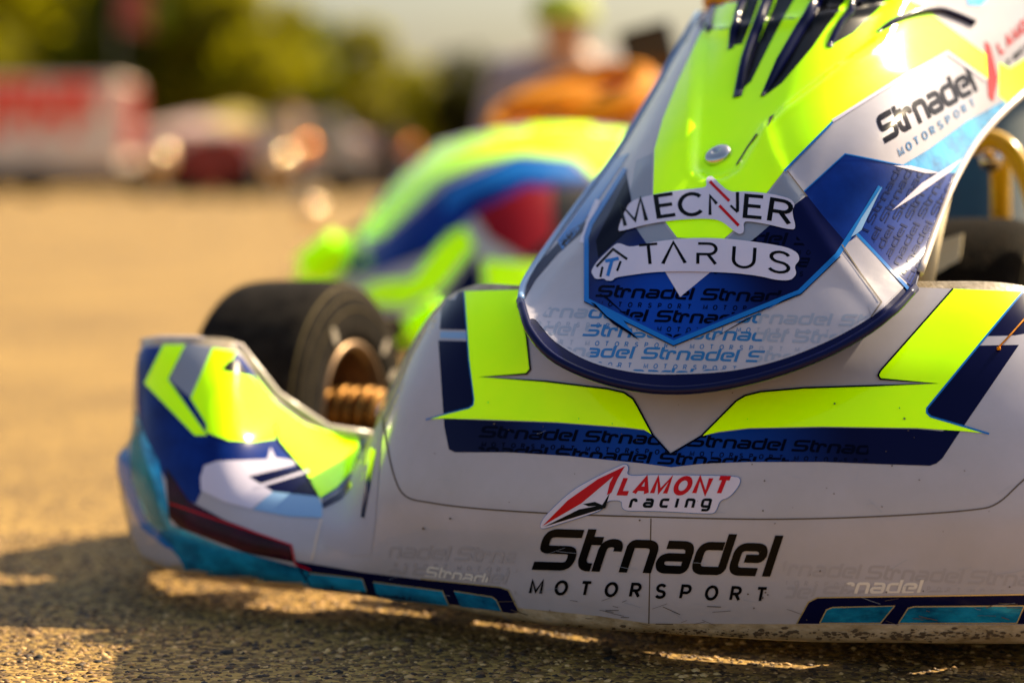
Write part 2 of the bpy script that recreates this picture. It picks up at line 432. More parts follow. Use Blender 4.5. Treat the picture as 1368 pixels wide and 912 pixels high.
C((700, 830, 1.595), (700, 800, 1.578), (700, 750, 1.570), (700, 687, 1.566), (700, 600, 1.578), (700, 500, 1.606), (700, 430, 1.638), (700, 387, 1.668))
C((800, 840, 1.560), (800, 815, 1.545), (800, 765, 1.537), (800, 690, 1.533), (800, 600, 1.545), (800, 500, 1.573), (800, 430, 1.605), (800, 386, 1.635))
C((895, 846, 1.537), (895, 820, 1.522), (895, 770, 1.514), (895, 692, 1.511), (895, 600, 1.523), (895, 500, 1.551), (895, 430, 1.583), (895, 385, 1.612))
C((1066, 856, 1.512), (1066, 826, 1.498), (1066, 775, 1.490), (1066, 693, 1.487), (1066, 600, 1.499), (1066, 500, 1.527), (1066, 430, 1.560), (1066, 383, 1.590))
C((1220, 858, 1.505), (1220, 828, 1.491), (1220, 776, 1.483), (1220, 690, 1.480), (1220, 600, 1.492), (1220, 500, 1.520), (1220, 430, 1.552), (1220, 382, 1.583))
C((1368, 859, 1.505), (1368, 829, 1.491), (1368, 776, 1.484), (1368, 690, 1.482), (1368, 600, 1.494), (1368, 500, 1.523), (1368, 430, 1.556), (1368, 388, 1.587))
C((1520, 856, 1.517), (1520, 826, 1.504), (1520, 772, 1.498), (1520, 686, 1.498), (1518, 600, 1.512), (1514, 520, 1.545), (1508, 470, 1.59), (1500, 440, 1.64))
C((1660, 846, 1.550), (1662, 818, 1.538), (1664, 766, 1.535), (1664, 690, 1.54), (1662, 620, 1.56), (1655, 560, 1.61), (1650, 520, 1.66), (1645, 490, 1.70))
C((1770, 826, 1.63), (1775, 800, 1.62), (1780, 750, 1.62), (1780, 690, 1.63), (1775, 620, 1.65), (1765, 540, 1.69), (1755, 480, 1.72), (1750, 450, 1.75))
C((1800, 806, 1.75), (1805, 780, 1.75), (1808, 740, 1.75), (1805, 690, 1.76), (1800, 620, 1.77), (1790, 540, 1.79), (1780, 480, 1.81), (1776, 450, 1.82))
BG = []
for c in cols:
    pts = [at(*p) for p in c]
    b0, top = pts[0], pts[-1]
    under = b0 + KB * .045 + Vector((0, 0, -.002)); back = top + KB * .022 + Vector((0, 0, -.022)); lip = top + KB * .007 + Vector((0, 0, .0005))
    BG.append([under, b0] + pts[1:] + [lip, back])
BG = np.array([[tuple(p) for p in c] for c in BG]); BG = np.swapaxes(BG, 0, 1)
bump_s = Surf(BG, 9)
bump_s.step = 8; bump_s.maxlen = .08
bumper = bump_s.build('front_bumper', PLASTIC, kart, .004)
tube('top_rim', [at(*(c[-1])) + KB * .003 for c in [cols[i] for i in range(1, 8)]], .0042, RIM, bumper)
def curve_pts(pts, sub=6): return [tuple(p) for p in crspline(np.array(pts, float), sub)]

# base white sheets
upper_edge = [(428, 574), (470, 577), (488, 584), (494, 590), (505, 556), (520, 520), (540, 478), (562, 442), (590, 412), (612, 391)]
decal('white_sheet', bump_s, bumper, [[(416, 792), (423, 700), (430, 668)] + [(430, 590)] + upper_edge + [(700, 389), (900, 388), (1100, 386), (1225, 384), (1368, 390), (1500, 442), (1640, 500), (1640, 810), (1520, 832), (1368, 834), (1200, 834), (1066, 833), (868, 832), (800, 822), (700, 812), (620, 806), (520, 796)]], WHITE, 1, step=10)
decal('side_sheet', bump_s, bumper, [[(190, 462), (256, 459), (318, 469), (366, 532), (408, 565), (430, 577), (430, 667), (424, 700), (416, 788), (300, 770), (240, 764), (190, 742), (168, 700), (157, 640), (158, 612), (173, 600), (183, 560), (181, 500)]], WHITE, 1, step=9)
# lower sheets at the seam
decal('lower_sheet', bump_s, bumper, [[(869, 691), (1000, 694), (1100, 693), (1200, 689), (1300, 681), (1336, 671), (1368, 642), (1420, 600), (1500, 600), (1500, 833), (1368, 833), (1066, 832), (868, 831)]], WHITE, 2, step=10)
seam = curve_pts([(512, 558), (517, 590), (527, 635), (542, 662), (575, 671), (640, 679), (750, 686), (870, 690), (1000, 693), (1100, 692), (1200, 688), (1295, 681), (1332, 672), (1368, 640), (1420, 598)], 5)
decal('seam_line', bump_s, bumper, strokes(seam, 2.0), SEAM, 3, grid=False)
decal('seam_line', bump_s, bumper, strokes([(870, 692), (869, 740), (867, 832)], 1.5), SEAM, 3, grid=False)
decal('seam_line', bump_s, bumper, strokes(curve_pts([(428, 662), (430, 690), (424, 715), (417, 748)], 4), 3), RIM, 3, grid=False)
# navy blocks
NB = [[(586, 455), (624, 456), (628, 500), (634, 538), (631, 545), (594, 552), (592, 559), (640, 561), (744, 565), (836, 572), (861, 575), (873, 581), (896, 607), (938, 582), (960, 578), (1000, 573), (1100, 571), (1225, 573), (1259, 576), (1268, 571), (1241, 557), (1238, 547), (1307, 462), (1361, 461), (1284, 574), (1259, 612), (1251, 619), (1242, 622), (1180, 620), (1100, 617), (1000, 617), (940, 619), (897, 624), (860, 619), (760, 609), (680, 604), (608, 604), (600, 600), (594, 570)]]
navyb = decal('navy_block', bump_s, bumper, NB, BANDP, 2)
decal('navy_block', bump_s, bumper, [[(600, 391), (619, 390), (623, 441), (588, 440), (590, 412)]], NAVY, 2)
decal('navy_block', bump_s, bumper, [[(1366, 392), (1460, 396), (1390, 425), (1372, 445), (1356, 448), (1315, 449)]], NAVY, 2)
# brighter middle of the band
BB = [[(700, 566), (836, 573), (861, 576), (873, 582), (896, 607), (938, 582), (960, 578), (1000, 573), (1040, 573), (1110, 595), (1080, 616), (1000, 616), (940, 618), (897, 623), (860, 618), (760, 608), (700, 603), (660, 585)]]
bt = pattern(640, 1160, [584, 609], 139, 15.5, .045, 40)
tag(decal('band_lettering', bump_s, bumper, only_in(bt, (640, 560, 1160, 625)), TXNAVY, 4, clip=[[(640, 562), (744, 566), (861, 576), (873, 582), (896, 607), (938, 582), (960, 578), (1000, 574), (1160, 573), (1160, 616), (1000, 616), (897, 622), (760, 608), (640, 602)]], grid=False), kind='stuff')
# neon stripes
NL = [(621, 390), (700, 388), (694, 420), (704, 449), (709, 494), (704, 500), (642, 504), (730, 510), (812, 520), (834, 525), (846, 533), (852, 543), (873, 582), (861, 574), (836, 571), (744, 564), (640, 560), (594, 559), (574, 560), (600, 553), (628, 546), (633, 542), (634, 534), (627, 480)]
NR = [(1273, 387), (1366, 391), (1238, 546), (1238, 552), (1243, 557), (1284, 569), (1317, 579), (1284, 576), (1225, 572), (1100, 570), (1000, 572), (960, 577), (937, 583), (984, 536), (996, 529), (1016, 524), (1074, 519), (1165, 516), (1252, 513), (1176, 507), (1173, 502), (1176, 496)]
decal('neon_stripe', bump_s, bumper, [NL], NEON, 5)
decal('neon_stripe', bump_s, bumper, [NR], NEON, 5)
ln = strokes([(700, 430), (704, 449), (709, 494), (704, 500), (642, 504), (730, 510), (812, 520), (834, 525), (846, 533), (852, 543), (873, 582), (896, 607), (937, 583), (984, 536), (996, 529), (1016, 524), (1074, 519), (1165, 516), (1252, 513), (1176, 507), (1173, 502), (1176, 496), (1273, 387)], 2.4)
decal('dark_pinstripe', bump_s, bumper, ln, TXNAVY, 6, grid=False)
decal('blue_pinstripe', bump_s, bumper, strokes([(1366, 391), (1238, 546), (1238, 552), (1243, 557), (1284, 569), (1321, 580)], 2.6), MID, 6, grid=False)
decal('blue_pinstripe', bump_s, bumper, strokes([(570, 561), (600, 552), (628, 545), (633, 541), (634, 534), (627, 480), (621, 391)], 1.6), MID, 6, grid=False)
decal('pale_bar', bump_s, bumper, [[(589, 443), (623, 444), (624, 453), (588, 452)]], PALE, 2)
# big wordmark and small words
letters(bump_s, bumper, S_items(711, 760, 55.2, 1.6, 54.5, .33, .20), BLACKP, 5)
letters(bump_s, bumper, M_items(709, 791, 33.4, 1.12, 16.5, .23), BLACKP, 5)
gh = pattern(470, 1500, [742, 772], 137, 19, .045, 60)
gh = [p for p in gh if not (690 < p[0][0] < 1050 and p[0][1] > 700)]
faint_area = [[(520, 700), (705, 705), (705, 812), (690, 800), (680, 780), (560, 768), (520, 764)], [(1046, 705), (1500, 705), (1500, 786), (1092, 793), (1076, 800), (1060, 825), (1046, 825)]]
tag(decal('faint_lettering', bump_s, bumper, only_in(gh, (520, 700, 1500, 800)), TXFAINT, 3, clip=faint_area, grid=False), kind='stuff')
tag(decal('shiny_lettering', bump_s, bumper, only_in(S_logo(567, 770, 17, 2.2, 15), (0, 0, 652, 900)) + [p for p in S_logo(1090, 791, 24, .3, 19) if p[0][0] > 1130], TXGHOST, 4, clip=faint_area, grid=False), kind='stuff')
# sponsor sticker
def smooth_poly(p, it=2):
    for _ in range(it):
        q = []
        for i in range(len(p)):
            a, b = p[i], p[(i + 1) % len(p)]
            q += [(a[0] * .78 + b[0] * .22, a[1] * .78 + b[1] * .22), (a[0] * .22 + b[0] * .78, a[1] * .22 + b[1] * .78)]
        p = q
    return p
LS = [(723, 700), (730, 688), (765, 655), (800, 636), (832, 621), (838, 620), (841, 626), (838, 634), (850, 636), (870, 634), (985, 636), (990, 641), (987, 650), (975, 664), (962, 668), (957, 683), (950, 686), (880, 682), (838, 682), (832, 678), (832, 668), (812, 668), (806, 680), (790, 686), (730, 705), (724, 705)]
LS = smooth_poly(LS)
lam = decal('sponsor_sticker', bump_s, bumper, [LS], WHITEL, 6, base=.0004)
decal('sticker_edge', bump_s, bumper, strokes(LS + [LS[0]], 1.4), MID, 5, grid=False, base=.0003)
decal('red_mark', bump_s, bumper, [[(726, 702), (760, 668), (800, 640), (836, 623), (826, 640), (818, 658), (812, 661), (816, 645), (821, 636), (790, 662), (778, 672)]], REDP, 7, base=.0004)
decal('black_mark', bump_s, bumper, [[(728, 703), (775, 680), (806, 674), (816, 658), (820, 645), (810, 678), (790, 684)], [(780, 673), (796, 670), (808, 675), (788, 676)]], BLACKP, 7, base=.0004)
lt = []
x = 829
for ch in 'LAMONT':
    lt.append(text(ch, SANS, (x, 658.5), (20.5, .5), (8, -20), .30)); x += {'L': 19, 'A': 24, 'M': 29, 'O': 27, 'N': 26, 'T': 20}[ch]
letters(bump_s, bumper, lt, REDP, 7, .0004)
lt = []; x = 841
for ch in 'racing':
    lt.append(text(ch, TECH, (x, 677.5), (16, .4), (4, -15), .24)); x += {'r': 18, 'a': 22, 'c': 21, 'i': 13, 'n': 21, 'g': 20}[ch]
letters(bump_s, bumper, lt, BLACKP, 7, .0004)
# foil strips along the lower edge
decal('foil_surround', bump_s, bumper, [[(392, 748), (487, 764), (563, 773), (668, 784), (679, 788), (694, 817), (684, 818), (620, 808), (520, 797), (416, 786)]], NAVY, 3)
for q in ([(414, 764), (485, 772), (491, 789), (414, 784)], [(499, 776), (592, 788), (601, 808), (505, 797)], [(607, 788), (658, 796), (664, 800), (671, 815), (616, 809)]):
    decal('foil_window', bump_s, bumper, [q], FOIL, 4)
    decal('gold_outline', bump_s, bumper, strokes(q[:3] if len(q) < 5 else q[:4], 1.5), GOLDLINE, 5, grid=False)
decal('gold_outline', bump_s, bumper, strokes([(563, 772), (668, 783), (680, 787), (695, 817)], 1.6), GOLDLINE, 5, grid=False)
decal('foil_surround', bump_s, bumper, [[(1064, 832), (1080, 804), (1092, 798), (1368, 794), (1500, 790), (1500, 832), (1368, 832.5), (1200, 832.5)]], NAVY, 3)
for q in ([(1095, 831), (1104, 813), (1112, 810), (1195, 808), (1176, 831)], [(1200, 831), (1213, 811), (1221, 809), (1368, 808), (1358, 831)], [(1372, 831), (1384, 811), (1391, 809), (1490, 807), (1490, 830)]):
    decal('foil_window', bump_s, bumper, [q], FOIL, 4)
    decal('gold_outline', bump_s, bumper, strokes(q + [q[0]], 1.5), GOLDLINE, 5, grid=False)
decal('gold_outline', bump_s, bumper, strokes([(1064, 832), (1080, 803), (1092, 797), (1368, 793), (1490, 790)], 1.6), GOLDLINE, 5, grid=False)
# fly specks and grime
sp = []
for i in range(46):
    x, y = random.uniform(560, 1360), random.uniform(520, 828); r_ = random.uniform(.5, 1.3)
    sp.append([(x + r_ * math.cos(a) * random.uniform(.7, 1.4), y + r_ * math.sin(a)) for a in (0, 1, 2.1, 3.1, 4.2, 5.2)])
for (x, y, r_) in ((567, 705, 2.0), (603, 692, 1.6), (1115, 540, 1.8), (1208, 560, 1.9), (1023, 790, 1.4), (1019, 797, 1.6), (1026, 793, 1.2)):
    sp.append([(x + r_ * math.cos(a), y + r_ * .8 * math.sin(a)) for a in (0, 1, 2.1, 3.1, 4.2, 5.2)])
o = decal('dirt_speck', bump_s, bumper, sp, SEAM, 8, grid=False); tag(o, kind='stuff')
sc2 = []
for i in range(34):
    x, y = random.uniform(500, 1366), random.choice([random.uniform(560, 826), random.uniform(720, 826)]); L = random.uniform(6, 34); a = random.gauss(0, .5)
    sc2 += strokes([(x, y), (x + L * .5 * math.cos(a), y + L * .5 * math.sin(a) + random.uniform(-1, 1)), (x + L * math.cos(a), y + L * math.sin(a))], random.uniform(.3, .55))
tag(decal('scratch', bump_s, bumper, sc2, TXGREY, 8, grid=False), kind='stuff')
sc2 = []
for i in range(34):
    x, y = random.uniform(640, 1366), random.uniform(800, 832); L = random.uniform(4, 26); a = random.gauss(0, .25)
    sc2 += strokes([(x, y), (x + L * math.cos(a), y + L * math.sin(a))], random.uniform(.4, 1.0))
tag(decal('scuff', bump_s, bumper, sc2, SEAM, 8, grid=False), kind='stuff')
gr = []
for i in range(520):
    x = random.choice([random.gauss(1180, 60), random.gauss(1290, 70), random.gauss(700, 40), random.uniform(700, 1366), random.gauss(1000, 90)]); y = 846 + random.gauss(0, 2.5) + .8 * (x > 1100) - (max(0, 1000 - x) * .03) + random.gauss(0, 2); r_ = .5 + random.random() ** 3 * 1.9
    gr.append([(x + r_ * 2.1 * math.cos(a) * random.uniform(.6, 1.4), y + r_ * math.sin(a) * random.uniform(.6, 1.2)) for a in (0, 1, 2.1, 3.1, 4.2, 5.2)])
o = decal('road_grime', bump_s, bumper, gr, SEAM, 2, grid=False); tag(o, kind='stuff')

# side pod graphics (left end of the bumper)
decal('navy_panel', bump_s, bumper, [[(185, 464), (256, 461), (317, 470), (345, 505), (366, 534), (408, 566), (430, 578), (470, 581), (488, 588), (486, 640), (460, 655), (430, 672), (400, 663), (365, 655), (335, 678), (270, 655), (262, 672), (240, 665), (222, 640), (205, 610), (190, 580), (184, 540)]], BLUE, 2)
decal('cyan_panel', bump_s, bumper, [[(182, 545), (196, 585), (213, 616), (224, 672), (228, 700), (300, 730), (395, 756), (416, 765), (416, 789), (330, 779), (252, 769), (240, 745), (200, 700), (178, 655), (174, 610), (176, 590)]], FOIL, 3)
decal('teal_panel', bump_s, bumper, [[(180, 560), (190, 600), (204, 640), (216, 690), (226, 708), (205, 700), (186, 660), (176, 615)]], TEAL, 4)
decal('blue_lip', bump_s, bumper, [[(157, 604), (172, 600), (176, 640), (196, 695), (238, 735), (222, 730), (190, 705), (170, 665), (158, 630)]], MID, 4)
decal('neon_chevron', bump_s, bumper, [[(219, 461), (248, 461), (225, 507), (277, 582), (261, 582), (194, 512)]], NEON, 5)
decal('grey_chevron', bump_s, bumper, [[(248, 461), (284, 465), (255, 532), (226, 507)]], GREYV, 4)
decal('neon_panel', bump_s, bumper, [[(284, 465), (315, 470), (306, 490), (290, 512), (280, 540), (277, 568), (255, 532)]], NEON, 4)
decal('neon_panel', bump_s, bumper, [[(300, 497), (334, 503), (352, 525), (364, 550), (367, 587), (340, 591), (305, 589), (276, 578), (278, 540), (286, 515)]], NEON, 6)
decal('neon_panel', bump_s, bumper, [[(338, 500), (369, 540), (408, 568), (448, 580), (478, 584), (480, 600), (470, 630), (450, 652), (428, 666), (406, 628), (366, 580), (360, 545)]], NEON, 5)
decal('dark_pinstripe', bump_s, bumper, strokes([(366, 566), (372, 590), (406, 632), (424, 664)], 3), TXNAVY, 6, grid=False)
decal('white_flash', bump_s, bumper, [[(273, 622), (290, 616), (357, 614), (361, 598), (368, 612), (407, 618), (370, 628), (332, 637), (366, 657), (336, 680), (300, 670), (269, 655), (268, 638)]], WHITEL, 4)
decal('navy_flash', bump_s, bumper, [[(332, 637), (408, 622), (424, 662), (365, 657)]], NAVY, 5)
decal('pale_stripe', bump_s, bumper, [[(364, 657), (425, 664), (431, 676), (431, 692), (386, 690), (338, 681)]], PALE, 4)
decal('white_flash', bump_s, bumper, strokes([(340, 652), (412, 630)], 4), WHITEL, 6)
decal('dark_red_strip', bump_s, bumper, [[(222, 624), (234, 640), (252, 668), (300, 694), (388, 728), (393, 750), (330, 738), (240, 704), (227, 690)]], DKRED, 5)
decal('red_outline', bump_s, bumper, strokes([(228, 672), (300, 697), (390, 728), (395, 752), (416, 760)], 2), REDP, 6, grid=False)
decal('navy_edge', bump_s, bumper, [[(430, 672), (452, 659), (468, 640), (472, 650), (456, 668), (432, 680)]], NAVY, 6)
decal('dull_patch', bump_s, bumper, [[(431, 669), (456, 653), (474, 630), (484, 600), (500, 575), (512, 560), (508, 620), (502, 700), (496, 740), (470, 742), (432, 726)]], WHITEM, 4, base=0)  # added low-gloss sheet that damps the neon's reflection here
decal('navy_edge', bump_s, bumper, [[(497, 597), (490, 640), (483, 690), (488, 692), (497, 642), (504, 602)]], NAVY, 5)
decal('small_clip', bump_s, bumper, [[(296, 494), (306, 482), (318, 484), (332, 502), (318, 500)]], BLACKPL, 7)
# orange thread hanging over the bumper
pts = [bump_s.hit(x, y)[0] + Vector((0, -.003, 0)) for x, y in ((1400, 360 + 60), (1368, 425), (1350, 445), (1333, 463))]
tube('orange_thread', pts, .0006, ORANGE, bumper, n=6)
tube('thread_knot', [pts[-1], pts[-1] + Vector((0, 0, -.002))], .0014, ORANGE, bumper, n=6)

# ---- nassau panel (steering fairing)
NR_ = [
 [(695, 402), (708, 442), (745, 481), (820, 511), (905, 521), (1000, 508), (1100, 474), (1180, 427), (1222, 385)],
 [(702, 375), (727, 402), (775, 427), (835, 442), (905, 446), (985, 432), (1075, 402), (1160, 368), (1236, 345)],
 [(735, 325), (762, 342), (800, 352), (850, 356), (915, 355), (990, 340), (1075, 316), (1165, 290), (1254, 295)],
 [(775, 270), (796, 276), (825, 281), (870, 283), (930, 280), (1005, 265), (1090, 242), (1180, 222), (1276, 240)],
 [(820, 210), (833, 213), (853, 213), (890, 212), (955, 208), (1030, 192), (1115, 172), (1212, 160), (1312, 180)],
 [(860, 145), (870, 144), (888, 141), (925, 136), (985, 128), (1060, 113), (1145, 98), (1250, 95), (1368, 124)],
 [(900, 75), (908, 72), (925, 68), (960, 60), (1015, 50), (1090, 36), (1180, 28), (1300, 32), (1440, 70)],
 [(940, 6), (948, 3), (962, -2), (990, -8), (1040, -14), (1120, -20), (1220, -20), (1350, -20), (1500, 20)],
]
YC = [1.495, 1.525, 1.56, 1.595, 1.635, 1.68, 1.73, 1.775]
OL = [.095, .055, .028, .008, 0, -.012, -.012, .002, .035]; OH = [.165, .11, .065, .022, 0, -.022, -.026, .0, .085]
EX = {5: [0, 0, 0, 0, -.003, -.004, -.004, 0], 6: [0, 0, 0, -.004, -.006, .01, .03, .045], 7: [0, 0, 0, -.01, 0, .05, .09, .12], 8: [0, 0, 0, 0, .04, .08, .11, .13]}
NG = []
for r_, row in enumerate(NR_):
    f = min(1, r_ / 4.5); NG.append([tuple(at(p[0], p[1], YC[r_] + OL[c] * (1 - f) + OH[c] * f + (EX[c][r_] if c in EX else 0))) for c, p in enumerate(row)])
def dist_poly(PX, PY, pts):
    D = np.full(PX.shape, 1e9)
    for (x0, y0), (x1, y1) in zip(pts[:-1], pts[1:]):
        dx, dy = x1 - x0, y1 - y0; t = np.clip(((PX - x0) * dx + (PY - y0) * dy) / (dx * dx + dy * dy), 0, 1)
        D = np.minimum(D, np.hypot(PX - x0 - t * dx, PY - y0 - t * dy))
    return D
def sm(x): x = np.clip(x, 0, 1); return x * x * (3 - 2 * x)
CH = [(934, 40), (929, 120), (925, 200), (926, 224), (940, 236), (965, 236), (984, 226), (1000, 200), (1018, 170), (1050, 140), (1110, 95), (1175, 50), (1200, 0), (940, -30)]
def relief(PX, PY):
    d = dist_poly(PX, PY, CH[:-1] + [CH[0]]); s = np.where(inside(PX, PY, CH), d, -d)
    h = -.0060 * sm((s + 10) / 20)                                   # recessed middle channel
    h += .0012 * np.exp(-(s / 9.0) ** 2)
    l1 = dist_poly(PX, PY, [(1020, 172), (1030, 205), (1052, 250), (1110, 340), (1182, 420)])
    h += .0016 * np.exp(-(l1 / 12.0) ** 2)
    l2 = dist_poly(PX, PY, [(705, 425), (760, 350), (830, 280), (862, 225)]); h += .0010 * np.exp(-(l2 / 9.0) ** 2)
    b = np.hypot((PX - 960) / 1.3, PY - 209); h += .0020 * np.exp(-(b / 14) ** 2)
    return h
nas_s = Surf(np.array(NG), 22, relief)
nas_s.step = 4.5
nassau = nas_s.build('steering_fairing', NAVYPL, kart, .0045)
ne = [Vector(v) for v in nas_s.V.reshape(nas_s.nr, nas_s.nc, 3)[:, -1]]
edge = [Vector(v) for v in nas_s.V.reshape(nas_s.nr, nas_s.nc, 3)[0]]
tube('lower_rim', edge[::4] , .0032, NAVYPL, nassau)
tube('side_rim', ne[12::6], .0028, RIM, nassau)  # cream colour stands in for the highlight along the lit edge
ne0 = [Vector(v) for v in nas_s.V.reshape(nas_s.nr, nas_s.nc, 3)[:, 0]]
tube('side_rim', ne0[::6], .0026, PALE, nassau)
NO = curve_pts([(699, 404), (706, 425), (716, 428), (742, 457), (790, 484), (850, 498), (910, 500), (980, 495), (1045, 480), (1112, 453), (1166, 422), (1196, 396), (1216, 374)], 5)
OUT = NO + [(1236, 335), (1262, 274), (1300, 198), (1360, 122), (1440, 66), (1495, 20), (1350, -15), (1120, -15), (962, 2), (945, 8), (905, 74), (864, 146), (824, 211), (780, 270), (740, 325), (706, 374)]
decal('white_sheet', nas_s, nassau, [OUT], WHITE, 1, step=8)
NV = [(785, 402), (783, 310), (836, 227), (842, 258), (850, 305), (880, 350), (909, 398), (960, 355), (1010, 318), (1048, 285), (1078, 262), (1073, 257), (1129, 207), (1210, 222), (1284, 232), (1264, 274), (1240, 330), (1216, 382), (1180, 348), (1146, 312), (1120, 340), (1068, 390), (900, 457)]
decal('blue_panel', nas_s, nassau, [NV], BLUE, 2, step=8)
decal('centre_panel', nas_s, nassau, [[(785, 402), (783, 330), (850, 330), (880, 350), (909, 398), (960, 355), (1010, 318), (1068, 330), (1068, 390), (900, 457)]], NOSEP, 3)
decal('navy_panel', nas_s, nassau, [[(785, 400), (783, 310), (836, 227), (842, 258), (850, 305), (872, 340), (810, 372), (800, 408)], [(1078, 262), (1100, 290), (1130, 325), (1068, 388), (1010, 412), (1010, 318), (1048, 285)]], NOSEP, 4, step=8)
inner = [(789, 398), (789, 375), (850, 335), (880, 350), (909, 398), (960, 355), (1010, 318), (1050, 300), (1085, 340), (1066, 385), (900, 452)]
pt = pattern(780, 1100, [320, 349, 397, 428, 456], 140, 16, .03, 62)
tag(decal('dark_lettering', nas_s, nassau, only_in(pt, (785, 300, 1090, 456)), TXNAVY, 5, clip=[inner], grid=False), kind='stuff')
# lettering over the white lower part
ring = [(716, 430), (742, 455), (790, 482), (850, 496), (910, 498), (980, 493), (1045, 478), (1112, 451), (1166, 419), (1120, 345), (1070, 396), (900, 464), (782, 408), (760, 400), (735, 410)]
pw = pattern(700, 1180, [423, 447, 475, 502], 140, 16, .03, 62)
mid = [(800, 400), (1010, 400), (1070, 480), (1000, 500), (880, 500), (790, 490), (760, 470)]
tag(decal('blue_lettering', nas_s, nassau, [p for p in only_in(pw, (790, 405, 1010, 505))], TXBLUE, 2, clip=[ring], grid=False), kind='stuff')
tag(decal('faded_lettering', nas_s, nassau, [p for p in only_in(pw, (720, 405, 1170, 505)) if not (790 < max(q[0] for q in p) and min(q[0] for q in p) < 1010)], TXGREY, 2, clip=[ring], grid=False), kind='stuff')
rt = []
for r_ in range(9):
    rt += text('Strnadel', TECH, (1195 + r_ * 14 if False else 1170 + 6 * r_, 395 - 5 * r_), (.0, -22), (-9, 0), .2) if False else []
wing = [(1150, 305), (1176, 250), (1196, 222), (1282, 234), (1240, 330), (1216, 378)]
for i, x in enumerate(range(1160, 1290, 17)):
    rt += text('Strnadel Strnadel', TECH, (x - 45, 395 - 2 * i), (8.0, -15), (-9, -4.5), .17)
tag(decal('dark_lettering', nas_s, nassau, only_in(rt, (1120, 200, 1290, 390)), TXDEEP, 4, clip=[wing], grid=False), kind='stuff')
# blue outlines
hx = [(1175, 250), (1150, 292), (1118, 342), (1068, 391), (900, 459), (784, 402), (784, 318), (790, 300), (836, 226)]
decal('mid_blue_outline', nas_s, nassau, strokes(hx, 6.5), MID, 5, grid=False)
decal('mid_blue_outline', nas_s, nassau, [[(1177, 249), (1150, 308), (1143, 314), (1136, 318), (1150, 292)]], PALE, 6)
decal('mid_blue_outline', nas_s, nassau, strokes([(1144, 313), (1160, 330), (1214, 388)], 4), MID, 5, grid=False)
decal('dark_pinstripe', nas_s, nassau, strokes([(781, 404), (900, 463), (1070, 394), (1122, 344)], 1.2) + [[(790, 405), (808, 412), (855, 456), (820, 434)], [(1075, 390), (1040, 405), (950, 455), (1000, 425)], [(800, 392), (812, 398), (840, 425)]], TXNAVY, 6, grid=False)
for q in ([(793, 404), (830, 425), (848, 448), (812, 424)], [(1060, 394), (1030, 412), (975, 436), (1010, 422)]): decal('mid_blue_spike', nas_s, nassau, [q], MID, 7, grid=False)
decal('blue_pinstripe', nas_s, nassau, strokes([(1048, 230), (1112, 165)] , 3) + strokes([(1073, 258), (1129, 207), (1212, 223)], 1.6), MID, 6, grid=False)
# neon centre
NC = [(873, 262), (875, 200), (886, 160), (905, 112), (935, 48), (958, 2), (1040, -14), (1180, -18), (1235, 12), (1258, 30), (1315, 72), (1330, 100), (1317, 108), (1265, 71), (1194, 111), (1112, 163), (1049, 227), (1000, 290), (965, 322), (905, 318), (880, 285)]
decal('neon_panel', nas_s, nassau, [NC], NEON, 3, step=7)
decal('neon_panel', nas_s, nassau, [[(1334, 84), (1348, 92), (1400, 60), (1440, 55), (1400, 90), (1355, 146), (1334, 128)]], NEON, 3, step=7)
decal('grey_band', nas_s, nassau, [[(850, 215), (872, 205), (870, 262), (878, 287), (903, 320), (967, 324), (1002, 292), (1050, 229), (1076, 260), (1048, 285), (1010, 318), (960, 355), (909, 398), (880, 350), (850, 305), (842, 258)]], GREYV, 2, step=8)
decal('white_tip', nas_s, nassau, [[(885, 357), (909, 397), (958, 357)]], WHITEL, 3)
# cyan foil on right shoulder
decal('cyan_foil', nas_s, nassau, [[(1200, 224), (1240, 200), (1290, 163), (1338, 136), (1352, 146), (1312, 190), (1286, 232), (1245, 232)]], FOIL, 4, step=8)
decal('white_spike', nas_s, nassau, [[(1190, 282), (1230, 245), (1285, 212), (1268, 230), (1225, 260)], [(1192, 222), (1215, 222), (1255, 232), (1235, 232)]], WHITEL, 6, step=8)
decal('dark_cyan_edge', nas_s, nassau, [[(700, 402), (703, 378), (716, 356), (760, 310), (783, 296), (783, 306), (745, 340), (716, 374)]], NAVY, 3, step=6)
decal('cyan_side_stripe', nas_s, nassau, [[(745, 322), (780, 272), (822, 212), (842, 205), (800, 268), (770, 312), (752, 335)]], MID, 3, step=6)
decal('white_stripe', nas_s, nassau, strokes([(778, 325), (790, 290), (800, 268)], 7), WHITEL, 4, step=6)
decal('navy_panel', nas_s, nassau, [[(800, 345), (797, 322), (838, 240), (843, 262), (848, 296), (836, 312)]], TXNAVY, 5, step=6)
decal('sticker_flap', nas_s, nassau, [[(1124, 330), (1146, 316), (1205, 385), (1165, 424), (1160, 410), (1178, 404)]], WHITE, 4, step=8)
decal('crease_line', nas_s, nassau, strokes([(1124, 328), (1150, 368), (1177, 405), (1164, 424)], 1.6) + strokes([(1052, 230), (1078, 264)], 1.6), SEAM, 7, grid=False)
